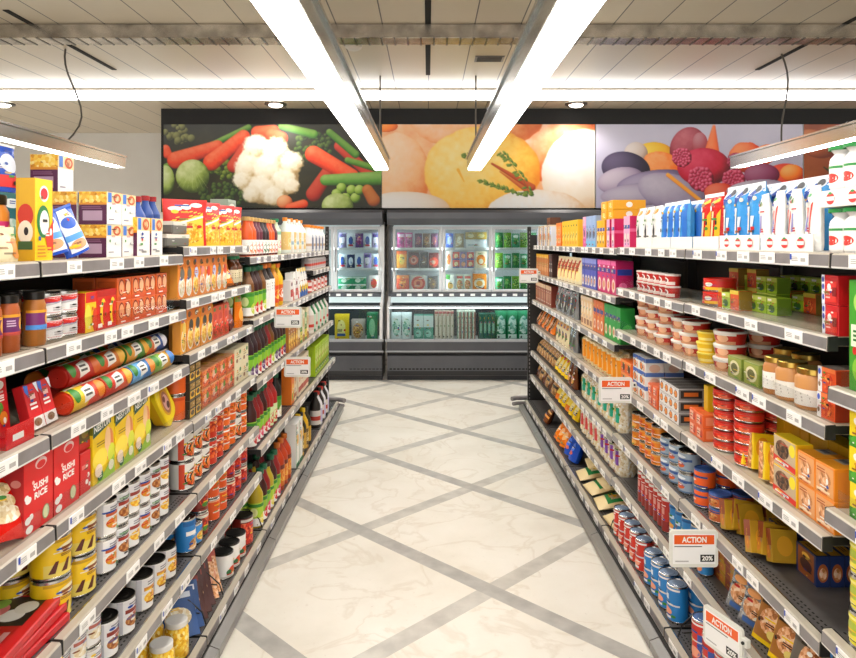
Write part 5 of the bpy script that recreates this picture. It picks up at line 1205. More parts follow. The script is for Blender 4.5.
# --- second shelf
rb_ = BX('food_box', 'box', 'red box with blue and white edge', .12, .078, .10, '#c8141c', [('r', 0, 0, .2, 1, '#e8e8f0'), ('e', .1, .25, .07, .1, '#3a4ab0'), ('e', .1, .6, .07, .1, '#3a4ab0'), ('e', .1, .85, .07, .1, '#3a4ab0'), ('r', .25, .1, .95, .8, '#e03028'), ('e', .5, .6, .12, .12, W_), ('r', .7, .3, .95, .6, '#8a1014'), ('l', .3, .2, .6, .4, 2, '#f0c0b8')], sidecol='#b80c14', topcol='#5a4a48')
run('R', 1, 1, 850, 822, rb_, lv=2, n=1, rows=1, inset=.03)
one('R', 0, 1, 853, rb_, z=.11) if 0 else None
rtn = CAN('tuna_tin', 'tin', 'flat red tin with yellow base', .12, .052, '#e0281c', [('r', 0, 0, 1, .3, '#f0b820'), ('e', .3, .6, .1, .24, W_), ('e', .66, .6, .1, .24, W_), ('p', [(.4, .0), (.5, .3), (.6, .0)], '#e0281c')], '#e0281c', n=26)
run('R', 1, 1, 713, 688, rtn, lv=2, n=3, z=.0, rows=1, skip=lambda c, r, t: False)
gn1 = BX('spice_box', 'box', 'small lime green box', .075, .058, .05, '#9cc020', [('r', .0, .72, 1, 1, '#c8d860'), ('e', .5, .35, .32, .24, '#3a6a1c'), ('r', .1, .8, .5, .92, W_)], sidecol='#6a8a1c', topcol='#a8cc2c')
gn2 = BX('spice_box', 'box', 'small orange and green box', .075, .07, .05, '#d8541c', [('r', 0, .8, 1, 1, '#d8c040'), ('e', .5, .4, .36, .3, 'F_stew')], sidecol='#8a6a1c', topcol='#a8b82c')
run('R', 1, 1, 738, 714, [gn2, gn1, gn2], lv=1, n=4, inset=.07); run('R', 1, 1, 738, 714, [gn2, gn1], lv=2, n=4, inset=.17)
run('R', 1, 1, 776, 740, [gn1], lv=1, n=4, inset=.12); run('R', 1, 1, 776, 738, [gn1, gn1, gn2], lv=2, n=4, inset=.2); run('R', 1, 1, 815, 780, [gn2, gn1], lv=1, n=3, inset=.26); run('R', 1, 1, 822, 780, gn1, lv=2, n=4, inset=.33)
pot = TUB('pate_pot', 'pot', 'small red and white pot', .07, .052, '#c8241c', '#e4d8d0', [('r', 0, .1, 1, .42, '#e8dcd4'), ('e', .5, .55, .2, .3, W_), ('e', .5, .55, .12, .18, '#8a1c1c')])
run('R', 2, 1, 668, 634, pot, lv=2, n=6, rows=1)
mg = BX('biscuit_box', 'box', 'large magenta box with blue logo', .16, .17, .12, '#c81460', [('r', .1, .6, .9, .78, '#2a3a9c'), ('e', .5, .3, .3, .2, '#e86aa0'), ('e', .2, .2, .1, .08, '#8ac040')], [('r', .05, .55, .95, .75, '#2a3a9c'), ('e', .5, .25, .3, .14, '#e04a88'), ('e', .2, .12, .1, .06, '#7ab83c')])
pk1 = BX('biscuit_box', 'box', 'pink rusk box with blue logo', .1, .195, .1, '#d0206c', [('r', .05, .62, .95, .76, '#2c3c9c'), ('e', .5, .26, .34, .2, '#f4e0cc'), ('e', .5, .26, .2, .12, '#d88a4a'), ('r', 0, .86, 1, 1, '#f06aa8')], [('r', .08, .58, .92, .76, '#2a3a9c'), ('e', .4, .25, .24, .12, '#e86aa0'), ('e', .7, .12, .12, .06, '#7ab83c')], sidecol='#b8145c')
vi1 = BX('biscuit_box', 'box', 'violet rusk box with round picture', .1, .195, .07, '#5058b8', [('r', .05, .62, .95, .74, '#28348c'), ('e', .5, .26, .34, .18, '#f0e4d4'), ('e', .5, .26, .2, .1, '#d88a4a'), ('r', 0, .84, 1, 1, '#8a94dc')], sidecol='#3c44a0')
run('R', 3, 1, 615, 597, pk1, n=4); run('R', 3, 1, 596, 581, vi1, n=5)
ck = POUCH('biscuit_bag', 'bag', 'clear bag of wafer rolls', .16, .19, .07, 'foil_cream', [('e', .4, .5, .3, .3, 'F_wafer'), ('p', [(.2, .1), (.5, .2), (.8, .9), (.6, .9)], '#b83a1c'), ('e', .7, .3, .22, .2, '#f8e0a0')])
run('R', 4, 1, 577, 556, ck, n=6, yaw=12)
run('R', 5, 1, 552, 549, BX('biscuit_box', 'box', 'dark brown biscuit box', .1, .2, .07, '#3a1c14', [('e', .5, .3, .2, .08, W_)]), n=2)
run('R', 5, 1, 548, 533, BX('biscuit_box', 'box', 'orange-brown biscuit box', .1, .19, .07, '#c8783c', [('r', 0, .82, 1, 1, '#f0b81c'), ('e', .5, .4, .34, .22, '#e8b078')]), n=10)
# --- bay 0, second shelf and below, cut by the frame edge
gp = BX('soup_box', 'box', 'tall green and white box', .11, .275, .06, '#3c9a24', [('e', .5, .8, .3, .1, '#a8d860'), ('r', .1, .4, .9, .6, '#e8f4d8'), ('e', .5, .2, .34, .12, '#8ac83c'), ('l', .2, .44, .8, .56, 3, '#1c6a1c')], [('e', .5, .5, .3, .2, '#7ac040'), ('r', .2, .3, .8, .4, '#e8f4d8')], sidecol='#4aa82c')
run('R', 0, 1, 900, 848, gp, n=3, inset=.03)
yg = BX('soup_box', 'box', 'yellow and green soup box', .12, .087, .06, '#f0d414', [('r', 0, .0, 1, .3, '#3a8a1c'), ('e', .5, .75, .3, .14, W_), ('e', .6, .45, .3, .14, '#c8421c'), ('e', .4, .2, .3, .14, '#4aa82c')], [('r', 0, .0, 1, .4, '#4aa024'), ('e', .5, .75, .3, .14, W_)])
run('R', 0, 2, 900, 849, yg, lv=3, n=3, inset=.03)
ye = CAN('tin_can', 'tin', 'yellow tin with grey rim', .085, .087, '#e4d820', [('r', 0, .1, 1, .5, '#eee04c'), ('e', .5, .55, .2, .24, '#b0c040'), ('r', 0, .86, 1, .96, '#f4ec90')], 'can_seam', n=30, inner='lid_dark')
run('R', 0, 3, 905, 836, ye, lv=3, n=4, inset=.025, rows=1)
# --- third shelf
gj = [JAR('jar', 'jar', 'small glass jar of grain with white tag', .088, .115, '#b8783c', 'gold_metal', '#f4f0e8', [('l', .2, .2, .8, .8, 3, '#c8c0b8')], (.15, .6), top='#7a6a34'), JAR('jar', 'jar', 'brown spread jar with gold lid', .092, .115, '#c88a4c', 'gold_metal', '#eae4da', [('l', .2, .2, .8, .8, 3, '#b8b0a4')], (.1, .5), top='#7a6a34')]
for px, p, d, s_ in ((764, gj[0], 'glass jar with bar-code label beside green tins', .92), (777, gj[1], 'brown spread jar, middle of three', 1), (797, gj[1], 'wide brown spread jar nearest the camera', 1.12)):
    one('R', 1, 2, px, p, inset=.03, desc=d, sx=s_)
run('R', 1, 2, 800, 765, gj[1], n=3, inset=.14)
gt = BX('spread_tin', 'tin', 'square green tin with cream oval', .105, .075, .05, '#7a8a34', [('r', .05, .05, .95, .95, '#98a044'), ('e', .5, .5, .36, .34, '#e4dcb4'), ('e', .5, .5, .24, .22, '#6a6a3c')], topcol='#a8a860')
run('R', 1, 2, 758, 726, gt, n=2, rows=2)
tb = TUB('salad_tub', 'tub', 'red and white salad tub', .12, .048, '#c8281c', '#ece6dc', [('r', 0, .0, 1, .3, '#d89a70'), ('e', .3, .55, .14, .34, W_), ('e', .7, .55, .14, .34, '#f0b890'), ('r', 0, .8, 1, 1, '#e8e0d8')], [('e', .5, .5, .4, .4, '#d8402c')])
tby = TUB('salad_tub', 'tub', 'yellow salad tub', .095, .04, '#f0c41c', '#f4dc60', [('r', 0, .2, 1, .5, '#f8e488')], [('e', .5, .5, .4, .4, '#e8a81c')])
run('R', 1, 2, 725, 703, tb, lv=3, n=3, rows=2)
run('R', 1, 2, 701, 687, tby, lv=3, n=2, rows=2, hvar=[3, 4])
run('R', 2, 2, 684, 663, tb, lv=3, n=2, rows=1, jit=.02); run('R', 2, 2, 660, 629, tb, lv=4, n=3, rows=1, jit=.03)
ow = BX('food_box', 'box', 'orange and white box with blue dots', .078, .068, .08, '#e0501c', [('r', 0, 0, .24, 1, '#e8e4e0'), ('e', .1, .8, .08, .12, '#3a5ac0'), ('e', .1, .3, .07, .1, '#8a6a50'), ('e', .6, .45, .3, .34, 'F_stew'), ('r', .26, .84, 1, 1, '#f07a3c')], sidecol='#a83414', topcol='#8a8078')
run('R', 1, 2, 853, 813, ow, lv=2, n=3, rows=1)
dp = BX('rusk_box', 'box', 'green rusk box with blue logo', .1, .20, .08, '#2a9a3c', [('r', .05, .62, .95, .74, '#28388c'), ('e', .5, .26, .3, .16, '#e8e4c0'), ('e', .5, .26, .18, .09, '#d87a4a')], [('e', .5, .4, .34, .14, '#4ab84c')], sidecol='#1f8a34')
run('R', 3, 2, 628, 604, dp, n=5, rows=1)
run('R', 3, 2, 603, 593, BX('rusk_box', 'box', 'orange rusk box with blue logo', .1, .2, .08, '#e07028', [('r', .05, .62, .95, .74, '#28388c'), ('e', .5, .26, .3, .16, '#f4dcc0'), ('e', .5, .26, .18, .09, '#c85a3c')]), n=3)
run('R', 3, 2, 592, 577, BX('rusk_box', 'box', 'beige rusk box with brown window', .1, .2, .08, '#ecc898', [('r', .15, .08, .85, .26, '#a0623c'), ('e', .5, .6, .2, .2, '#f8e8cc'), ('r', 0, .9, 1, 1, '#f0d8b8')]), n=5)
run('R', 4, 2, 574, 554, [POUCH('coffee_bag', 'bag', 'silver bag with dark print', .12, .2, .06, 'foil_silver', [('e', .5, .5, .34, .3, '#3a3634'), ('e', .4, .3, .2, .1, W_)]), POUCH('coffee_bag', 'bag', 'dark silver bag', .12, .19, .06, 'foil_silver', [('r', .1, .1, .9, .8, '#4a4844'), ('e', .5, .5, .2, .2, '#c8c0b0')])], n=7)
run('R', 5, 2, 551, 533, BX('biscuit_box', 'box', 'brown biscuit box with cream top', .12, .18, .07, '#9a4a2c', [('r', 0, .8, 1, 1, '#e8c8a0'), ('r', .2, .1, .5, .7, '#e0b088')], sidecol='#7a2c1c'), n=9)
# --- fourth shelf
rst = CAN('tuna_tin', 'tin', 'flat red tin', .096, .0365, '#e0301c', [('r', 0, .05, 1, .2, '#f08a50'), ('r', .1, .4, .55, .75, '#c81c10'), ('r', .66, .3, .9, .7, '#f0704c')], '#c8281c', n=28)
run('R', 1, 3, 746, 704, rst, lv=6, n=2, rows=2, inset=.03, hvar=[6, 6], fit=False)
run('R', 1, 3, 709, 702, BX('fish_box', 'box', 'slim yellow carton behind red tins', .04, .2, .06, '#f0c81c'), n=1, inset=.07)
sb = BX('fish_box', 'box', 'small white box with orange oval', .062, .05, .2, '#e8e4e2', [('e', .5, .5, .34, .34, '#4a3424'), ('e', .5, .5, .27, .27, '#f08a1c'), ('r', .0, .88, 1, 1, '#c8c4c4')], [('r', .05, .2, .5, .85, '#2c2826'), ('r', .12, .36, .42, .7, '#e8742c')], sidecol='#8a8684', topcol='#6a6460')
run('R', 1, 3, 690, 660, sb, lv=3, n=2, inset=.03, rows=1, hvar=[2, 3]) if 0 else None
run('R', 2, 3, 678, 659, sb, lv=3, n=4, inset=.03)
osb = BX('fish_box', 'box', 'small orange box with white panel', .072, .05, .11, '#e0622c', [('r', .1, .15, .6, .85, '#f0b8a0'), ('e', .74, .5, .16, .3, '#c83a1c'), ('l', .15, .3, .5, .7, 2, '#a8482c')], [('r', .1, .2, .9, .8, '#e88a60')])
run('R', 1, 3, 703, 683, osb, lv=2, n=3, inset=.03); run('R', 2, 3, 657, 648, osb, lv=2, n=2, inset=.03)
bw = BX('fish_box', 'box', 'white box with blue edge', .1, .066, .09, W_, [('r', 0, .7, 1, 1, '#3a64b8'), ('e', .32, .36, .24, .3, '#3a2a20'), ('e', .32, .36, .19, .24, '#f08a1c'), ('e', .76, .3, .16, .26, '#f0b8a0')], [('e', .5, .3, .3, .3, '#f4d0b8'), ('r', 0, .7, 1, 1, '#5a80c8')])
run('R', 2, 3, 645, 633, bw, lv=3, n=2, rows=2)
run('R', 2, 3, 631, 618, BX('fish_box', 'box', 'orange fish box with dark oval', .1, .066, .09, '#ec6a1c', [('e', .6, .5, .24, .34, '#4a2414'), ('r', 0, .8, 1, 1, '#f49a50')]), lv=2, n=3, rows=1)
run('R', 2, 3, 680, 650, BX('jar_box', 'jar', 'dark glass jar at back', .09, .11, .09, '#2c2220', [('e', .5, .5, .3, .2, '#5a4438')]), n=5, inset=.26) if 0 else None
run('R', 2, 3, 684, 650, JAR('jar', 'jar', 'dark jar at back', .09, .13, '#3a2a24', 'can_seam', '#5a4a44', (), (.2, .6)), n=6, inset=.28)
yf_ = BX('fish_box', 'box', 'yellow fish box with brown picture', .115, .04, .075, '#f2c814', [('r', .0, .0, 1, .66, 'F_fish'), ('r', 0, .7, 1, 1, '#f6d828')], [('r', .1, .2, .9, .8, '#e8b01c')], [('e', .4, .4, .3, .3, '#e89a20'), ('r', .6, .2, .95, .9, '#f8e060')])
for i, (px, rl_, d_) in enumerate(((736, 80, 'farthest of four'), (746, 80, 'second of four'), (757, 80, 'third of four'), (768, 80, 'nearest of four'))):
    one('R', 1, 3, px, yf_, inset=.04 + .012 * (i % 2), roll=rl_, pitch=-6, desc='yellow fish box on end, ' + d_ + ',')
run('R', 1, 3, 800, 735, yf_, lv=3, n=5, inset=.2, fit=False)
yo = BX('meal_box', 'box', 'yellow box with fish picture and red stripe', .15, .09, .05, '#f2c61a', [('r', .02, .02, .98, .98, '#c8b090'), ('e', .4, .6, .3, .3, 'F_dark'), ('e', .84, .72, .13, .2, '#f4dc20'), ('p', [(0, .14), (1, .04), (1, .22), (0, .34)], '#e0281c'), ('l', .1, .12, .8, .24, 1, W_)], sidecol='#f0b810', topcol='#f4d020')
run('R', 1, 3, 795, 772, yo, lv=2, n=1, inset=.03)
run('R', 1, 3, 860, 776, BX('meal_box', 'box', 'slim yellow box standing behind', .05, .185, .06, '#c89a10', (), (), [('r', .1, .0, .9, 1, '#d8b81c')], topcol='#d8b41c'), n=9, inset=.15)
ob_ = BX('meal_box', 'box', 'orange box with photographed dish', .088, .085, .09, '#ee8a1c', [('r', .04, .06, .96, .94, '#e8a468'), ('e', .5, .5, .34, .3, 'F_fish'), ('l', .1, .7, .6, .86, 2, '#b85a1c'), ('e', .66, .5, .06, .1, W_), ('r', .1, .12, .8, .2, '#f8d8b0')], [('r', .1, .1, .9, .9, '#e8862c')], [('r', .05, .5, .6, .95, '#a8a098'), ('r', .1, .6, .5, .8, '#5a5a64')], topcol='#f09a24')
run('R', 1, 3, 838, 797, ob_, lv=2, n=2, inset=.035, rows=1)
ps = POUCH('bread_bag', 'bag', 'clear toast bag with orange band', .1, .19, .11, 'F_crumb', [('r', .0, .16, 1, .76, '#f0961c'), ('r', .4, .2, .6, .7, '#f8c878')], style='brick', crimp='#f0e0c0')
run('R', 3, 3, 618, 576, ps, n=9, rows=2)
run('R', 4, 3, 573, 567, POUCH('coffee_bag', 'bag', 'tall pale bag with green edge', .12, .19, .06, 'foil_silver', [('r', .0, 0, .3, 1, '#a8b83c'), ('e', .6, .4, .2, .2, '#4a4640')]), n=2)
run('R', 4, 3, 566, 554, POUCH('coffee_bag', 'bag', 'cream bag with brown picture', .12, .18, .06, 'foil_cream', [('e', .5, .4, .34, .2, '#7a5a3c'), ('r', .1, .7, .9, .9, '#e8a03c')]), n=4)
run('R', 5, 3, 551, 533, [POUCH('nut_bag', 'bag', 'orange nut bag', .14, .16, .06, 'foil_orange', [('e', .5, .5, .34, .3, 'F_wafer')]), POUCH('nut_bag', 'bag', 'brown nut bag', .14, .15, .06, 'foil_brown', [('e', .5, .5, .34, .3, 'F_fish')])], n=8, pitch=-20)
# --- fifth shelf
oc1 = CAN('tin_can', 'tin', 'orange tin with blue rim', .08, .074, '#ee5f1c', [('r', 0, .6, 1, .74, '#2c4a8c'), ('r', .1, .36, .6, .46, '#f4d0b0'), ('r', 0, .0, 1, .1, '#2c4a8c')], '#3a5a9c', n=26)
oc2 = CAN('tin_can', 'tin', 'brown-orange tin', .08, .052, '#c8602c', [('e', .5, .5, .34, .3, 'F_bean'), ('r', 0, .84, 1, .98, '#3a4a80')], '#3a5a9c', n=26)
run('R', 1, 4, 701, 684, oc1, lv=2, n=2, inset=.03, rows=2, hvar=[2, 2]); run('R', 1, 4, 716, 702, oc2, lv=2, n=1, inset=.03, rows=2)
hp = BX('fish_box', 'box', 'yellow and brown fish carton', .1, .042, .085, '#b88c1c', [('r', 0, 0, .5, 1, '#8a3c1c'), ('e', .7, .5, .2, .3, '#c87a2c')], [('r', .1, .1, .9, .9, '#c8941c'), ('e', .5, .5, .3, .3, '#a8501c')], [('e', .5, .5, .3, .3, '#d89a20')], sidecol='#8a6414')
for i, px in enumerate((719, 726, 734, 743, 753, 764)):
    one('R', 1, 4, px, hp, inset=.04 + .02 * (i % 3), roll=(74, 74, 72, 70, 74, 72)[i], pitch=(-4, -10, 0, -6, -12, -4)[i], desc='brown-yellow fish carton on end, %s in row,' % ORD[i])
for i, px in enumerate((724, 734, 746, 760)): one('R', 1, 4, px, hp, inset=.17, roll=(72, 66, 70, 64)[i], pitch=-5, desc='leaning yellow and brown carton, %s in back row,' % ORD[i])
run('R', 1, 4, 800, 716, hp, lv=3, n=6, inset=.275, fit=False)
blx = BX('fish_box', 'box', 'blue and yellow fish box', .11, .092, .04, '#1c2c5c', [('r', .1, .06, .9, .94, '#8a4a1c'), ('e', .5, .45, .3, .2, '#3a1c20'), ('e', .5, .75, .2, .1, '#d8a83c')], [('r', .0, .0, 1, 1, '#24386c'), ('e', .5, .45, .4, .3, '#b8602c'), ('e', .5, .42, .28, .2, 'F_fish')], [('r', .04, .1, .96, .9, '#c89a24'), ('l', .2, .3, .8, .7, 2, '#5a3c14')])
for g_, px in (('near', 806), ('far', 777)):
    for r in range(4): one('R', 1, 4, px, blx, inset=.15 + .043 * r, row=r, desc='blue and yellow fish box in %s group' % g_) if r == 0 else drop(blx, 'R', frontX('R', .62) + .15 + .043 * r, pY(px, frontX('R', .62) + .15), .62, place_words('R', 1, 4), row=r, ntier=1, desc='blue and yellow fish box in %s group' % g_)
oc3 = CAN('tin_can', 'tin', 'small orange tin', .078, .062, '#f08a1c', [('r', 0, .3, 1, .36, W_), ('e', .5, .6, .22, .24, '#e8641c'), ('r', .1, .12, .4, .24, '#4a50a0'), ('r', 0, .86, 1, .98, '#e8a850')], n=22)
run('R', 2, 4, 654, 636, oc3, lv=3, n=4, rows=2); run('R', 2, 4, 635, 628, CAN('tin_can', 'tin', 'amber tin with white band', .08, .085, '#d87a1c', [('r', 0, .45, 1, .55, W_), ('e', .5, .25, .3, .2, '#f0b050')]), lv=2, n=2)
st = CAN('tin_can', 'tin', 'silver-blue tin with red picture', .088, .088, '#9fb2c4', [('r', 0, .56, 1, .7, '#3a5c98'), ('e', .5, .32, .26, .17, '#d8602c'), ('e', .35, .28, .1, .1, '#7aa83c'), ('e', .5, .82, .3, .1, '#e8eef4'), ('r', 0, 0, 1, .08, '#5a789c')], n=26)
run('R', 2, 4, 683, 656, st, lv=2, n=4, rows=2)
gw = POUCH('bread_bag', 'bag', 'cream rice cake bag with green bars', .105, .20, .11, 'F_rice', [('r', .18, .3, .45, .72, '#1c9a7c'), ('r', .56, .3, .82, .72, '#22a888'), ('r', .2, .1, .5, .18, '#c8a878')], style='brick', crimp='#f4ead4')
run('R', 3, 4, 620, 577, gw, n=7, rows=2)
yv = POUCH('snack_bag', 'bag', 'yellow snack bag', .13, .15, .07, 'foil_yellow', [('e', .5, .5, .34, .3, '#f8e490'), ('e', .7, .8, .14, .08, '#d82c1c')])
run('R', 4, 4, 573, 566, POUCH('snack_bag', 'bag', 'dark snack bag with picture', .12, .17, .06, 'foil_brown', [('e', .5, .4, .3, .2, 'F_mix')]), n=2)
run('R', 4, 4, 565, 553, yv, n=4, pitch=-20)
wr_ = POUCH('snack_bag', 'bag', 'clear bag of wraps with dark band', .16, .14, .06, 'F_wafer', [('r', 0, .4, 1, .55, '#2a1814'), ('e', .5, .75, .3, .12, '#f0b060')], style='pillow')
run('R', 5, 4, 551, 533, wr_, n=7, pitch=-35); 
# --- sixth shelf
cp = [POUCH('fish_pouch', 'pouch', 'silver-blue pouch with fish fillet', .13, .15, .03, 'foil_silver', [('r', 0, .8, 1, 1, '#3a70c0'), ('e', .5, .4, .38, .22, 'F_fish'), ('e', .4, .7, .26, .08, '#e8a060'), ('r', .2, .05, .8, .16, '#3a64a8')], style='pillow'),
      POUCH('fish_pouch', 'pouch', 'gold pouch with dark edge', .13, .15, .03, 'foil_yellow', [('r', .05, .1, .95, .9, '#a86a24'), ('e', .5, .5, .34, .26, 'F_fish'), ('r', .1, .78, .6, .9, '#3a2414'), ('e', .7, .25, .2, .1, '#e8d070')], style='pillow'),
      POUCH('fish_pouch', 'pouch', 'grey pouch with pink fillet', .13, .15, .03, '#6a6258', [('e', .6, .5, .3, .34, 'F_fish'), ('r', .6, .82, 1, .98, '#3a80c8'), ('r', 0, .0, 1, .14, '#e0a020')], style='pillow')]
for i, (px, k) in enumerate(((727, 0), (740, 0), (755, 1), (772, 1), (790, 2))):
    one('R', 1, 5, px + 6, cp[k], inset=.05, yaw=18, pitch=-20)
run('R', 1, 5, 735, 705, hp, lv=3, n=3, inset=.1, fit=False)
run('R', 1, 5, 830, 795, BX('food_box', 'box', 'dark red box standing low', .08, .1, .06, '#8a1c14', [('e', .5, .5, .3, .3, '#c8502c')]), n=3, inset=.17)
rc = CAN('drink_can', 'tin', 'slim red tin', .058, .165, '#b8281c', [('r', .1, .5, .7, .7, '#d8948a'), ('r', 0, .9, 1, .98, '#d8d4d0'), ('r', 0, .0, 1, .3, '#8a1c18'), ('l', .2, .3, .7, .46, 3, '#e8c0b8')], n=18)
bc_ = CAN('drink_can', 'tin', 'slim blue tin', .058, .165, '#2a84c8', [('r', .1, .62, .8, .72, '#cfe4f4'), ('e', .5, .4, .26, .1, '#e8905c'), ('r', 0, .28, 1, .34, W_), ('e', .5, .14, .26, .1, '#e8905c'), ('r', 0, .92, 1, .98, '#1c5a98')], n=18)
run('R', 2, 5, 664, 636, rc, n=10, rows=2); run('R', 2, 5, 685, 666, bc_, n=5, rows=2); run('R', 1, 5, 700, 687, bc_, n=4, rows=2)
rw = POUCH('bread_bag', 'bag', 'cream rice cake bag with red bars', .105, .19, .11, 'F_rice', [('r', .2, .34, .45, .76, '#d83030'), ('r', .56, .34, .8, .76, '#e04440')], style='brick', crimp='#f4ead4')
pw_ = POUCH('bread_bag', 'bag', 'cream rice cake bag with purple bars', .105, .19, .11, 'F_rice', [('r', .2, .34, .45, .76, '#7038a8'), ('r', .56, .34, .8, .76, '#8048b0')], style='brick', crimp='#f4ead4')
run('R', 3, 5, 596, 577, rw, n=4, rows=1); run('R', 3, 5, 622, 597, pw_, n=4, rows=2)
run('R', 4, 5, 573, 553, [yv, yv, POUCH('snack_bag', 'bag', 'gold snack bag', .14, .15, .07, 'foil_orange', [('r', 0, .3, 1, .7, '#f0d040')])], n=6, pitch=-25)
run('R', 5, 5, 551, 533, [wr_, POUCH('snack_bag', 'bag', 'dark bag of pastries', .16, .14, .06, 'foil_brown', [('e', .5, .5, .3, .2, 'F_wafer')], style='pillow')], n=6, pitch=-30)
# --- bottom shelf
def btin(desc, c, c2, dia=.085, h=.135):
    return CAN('fish_tin', 'tin', desc, dia, h, c, [('r', 0, .45, 1, .5, '#d8d8d8'), ('r', .12, .62, .6, .78, c2), ('e', .5, .26, .24, .12, '#f0a080'), ('r', 0, .92, 1, .98, '#e8e4e0'), ('r', .1, .06, .7, .14, '#e8ecf0')], 'can_seam', n=26, inner='#8a9cb8')
bt, rtin = btin('blue tin with silver lid', '#2480c8', '#e4eef6', .084, .15), btin('red tin with silver lid', '#d02c1c', '#f0d8cc', .084, .15)
run('R', 2, 6, 638, 611, rtin, n=6, inset=.03, rows=2, fit=False)
run('R', 2, 6, 672, 640, bt, n=5, inset=.03, rows=2, fit=False)
rb2 = CAN('fish_tin', 'tin', 'red tin with blue panel', .088, .155, '#d42c1c', [('r', .7, .0, 1, .7, '#3a54a8'), ('e', .6, .2, .2, .14, '#f0a080'), ('r', 0, .48, 1, .52, '#d8d8d8'), ('r', .1, .64, .5, .84, '#b81c14'), ('r', 0, .93, 1, .98, '#e8e4e0')], 'can_seam', n=26, inner='#5a78b0')
run('R', 1, 6, 735, 686, rb2, n=5, inset=.03, rows=2, fit=False)
bg_ = POUCH('rice_bag', 'bag', 'beige bag with green panel', .19, .24, .065, '#e8cf98', [('r', .2, .25, .9, .75, '#22924c'), ('r', .45, .36, .75, .62, '#e8d8b8'), ('r', 0, .9, 1, 1, '#f0dcae')], style='pillow')
for i, (px, yw, z) in enumerate(((607, 5, 0), (595, -4, .0), (586, 5, .0), (577, -3, .0))): one('R', 3, 6, px, bg_, inset=.03, pitch=-78, yaw=yw, z=z)
for i, (px, yw, z) in enumerate(((600, 4, .118), (585, -6, .118))): one('R', 3, 6, px, bg_, inset=.06, pitch=-80, yaw=yw, z=.112, desc='beige bag with green panel lying on others')
run('R', 4, 6, 574, 562, POUCH('snack_bag', 'bag', 'shiny blue bag', .17, .17, .09, 'foil_blue', [('e', .5, .5, .3, .2, '#2a6ae0'), ('e', .6, .3, .2, .08, '#d86a4a')]), n=3, inset=.03, pitch=-20, yj=15)
run('R', 4, 6, 561, 552, POUCH('snack_bag', 'bag', 'shiny orange bag', .15, .16, .08, 'foil_orange', [('e', .5, .5, .3, .2, '#f4b060')]), n=3, inset=.03, pitch=-25, yj=20)
run('R', 5, 6, 551, 540, POUCH('snack_bag', 'bag', 'brown striped bag', .17, .14, .08, 'foil_brown', [('r', 0, .3, 1, .42, '#e8942c'), ('r', 0, .6, 1, .7, '#e8b060')]), n=4, inset=.03, pitch=-30, yj=15)

# ------------------------------------------------------------------ offer signs clipped to the shelf rails
def sign(side, px, z, lab, yaw=0, Xo=None):
    """flag sign standing out from the rail into the aisle, facing the camera"""
    sx = -1 if side == 'L' else 1
    X = frontX(side, z) + .012 if Xo is None else Xo; Y = pY(px, X)
    t = thing('offer_sign', lab, 'sign', (sx * X, Y, z), math.radians(yaw), 'offer signs clipped to the shelf rails')
    w, h = .168, .128; dx = -sx * (w / 2 + .008); z0 = -.108
    b = MB()
    rr = .012
    def ol(k, y):
        p = []
        for cx, cz, a0 in ((w / 2 - rr, h - rr, 0), (-w / 2 + rr, h - rr, 90), (-w / 2 + rr, rr, 180), (w / 2 - rr, rr, 270)):
            for i in range(5):
                a = math.radians(a0 + 22.5 * i); p.append((dx + cx + rr * math.cos(a), y, z0 + cz + rr * math.sin(a)))
        return p
    f, k = ol(0, -.004), ol(0, .006); n = len(f)
    b.face(f, 'sign_frame'); b.face(k[::-1], 'sign_frame')
    for i in range(n): b.face([f[i], k[i], k[(i + 1) % n], f[(i + 1) % n]][::-1], 'sign_frame')
    b.build('frame', t)
    b = MB(); b.box(dx - .074, dx + .074, -.0052, -.0042, z0 + .012, z0 + .116, 'sign_white')
    P = lambda u, v, o: (dx - .074 + .148 * u, -.0053 - o, z0 + .012 + .104 * v)
    art(b, P, [('r', .03, .66, .97, .97, 'sign_orange'), ('t', 'ACTION', .5, .815, .58, .2, W_), ('l', .03, .56, .8, .62, 1, '#6a6664'), ('r', .64, .08, .97, .32, 'ink_black'), ('t', '20%', .805, .2, .26, .16, W_), ('l', .05, .06, .4, .14, 1, '#b8b4b2')], o0=.0004)
    b.build('offer_card', t)
    b = MB(); x0 = 0 if sx > 0 else 0
    b.box(-.012, .012, -.006, .012, -.03, -.004, 'sign_frame', .002); b.tube([(0, -.0065, -.016), (0, -.012, -.016)], .005, 'ink_black'); b.build('clip', t)
    return t
sign('L', 273, 1.232, 'orange-headed offer sign on left rack, upper of its two, in front of juice bottles')
sign('L', 283, .892, 'orange-headed offer sign on left rack, lower of its two, below juice bottles')
sign('R', 539, 1.395, 'orange-headed offer sign at the far end of right rack', Xo=.985)
sign('R', 634, .955, 'orange-headed offer sign on right rack beside orange toast bags')
sign('R', 720, .625, 'orange-headed offer sign above blue tins on right bottom shelf')
sign('R', 745, .425, 'orange-headed offer sign turned towards aisle above red tins', yaw=-70, Xo=.982)

# wire dividers on the bottom shelves
def wires(side, px, n, lab):
    z = ZB + .001; X = frontX(side, ZB) + .03; Y = pY(px, X); loc, rz = world(side, X, Y, z)
    t = thing('wire_divider', lab, 'shelf divider', loc, rz, 'black wire dividers on the bottom shelves')
    for k in range(n):
        b = MB(); b.tube([(0, .30, .004), (0, .30, .10), (0, .25, .125), (0, .07, .10), (0, .015, .05), (0, .0, .004)] if k == 0 else [(0, .30, .10 - .028 * k), (0, .03 - .004 * k, .075 - .028 * k)], .003, 'wire_black'); b.build('wire', t)
    return t
wires('L', 206, 3, 'black wire divider left of the flat pouches on bottom shelf'); wires('L', 223, 3, 'black wire divider between white tins and flat pouches on bottom shelf')
wires('L', 262, 3, 'black wire divider beside the large red tin on bottom shelf')
wires('R', 610, 3, 'black wire divider between beige bags and red tins'); wires('R', 678, 3, 'black wire divider between blue tins and red-blue tins')

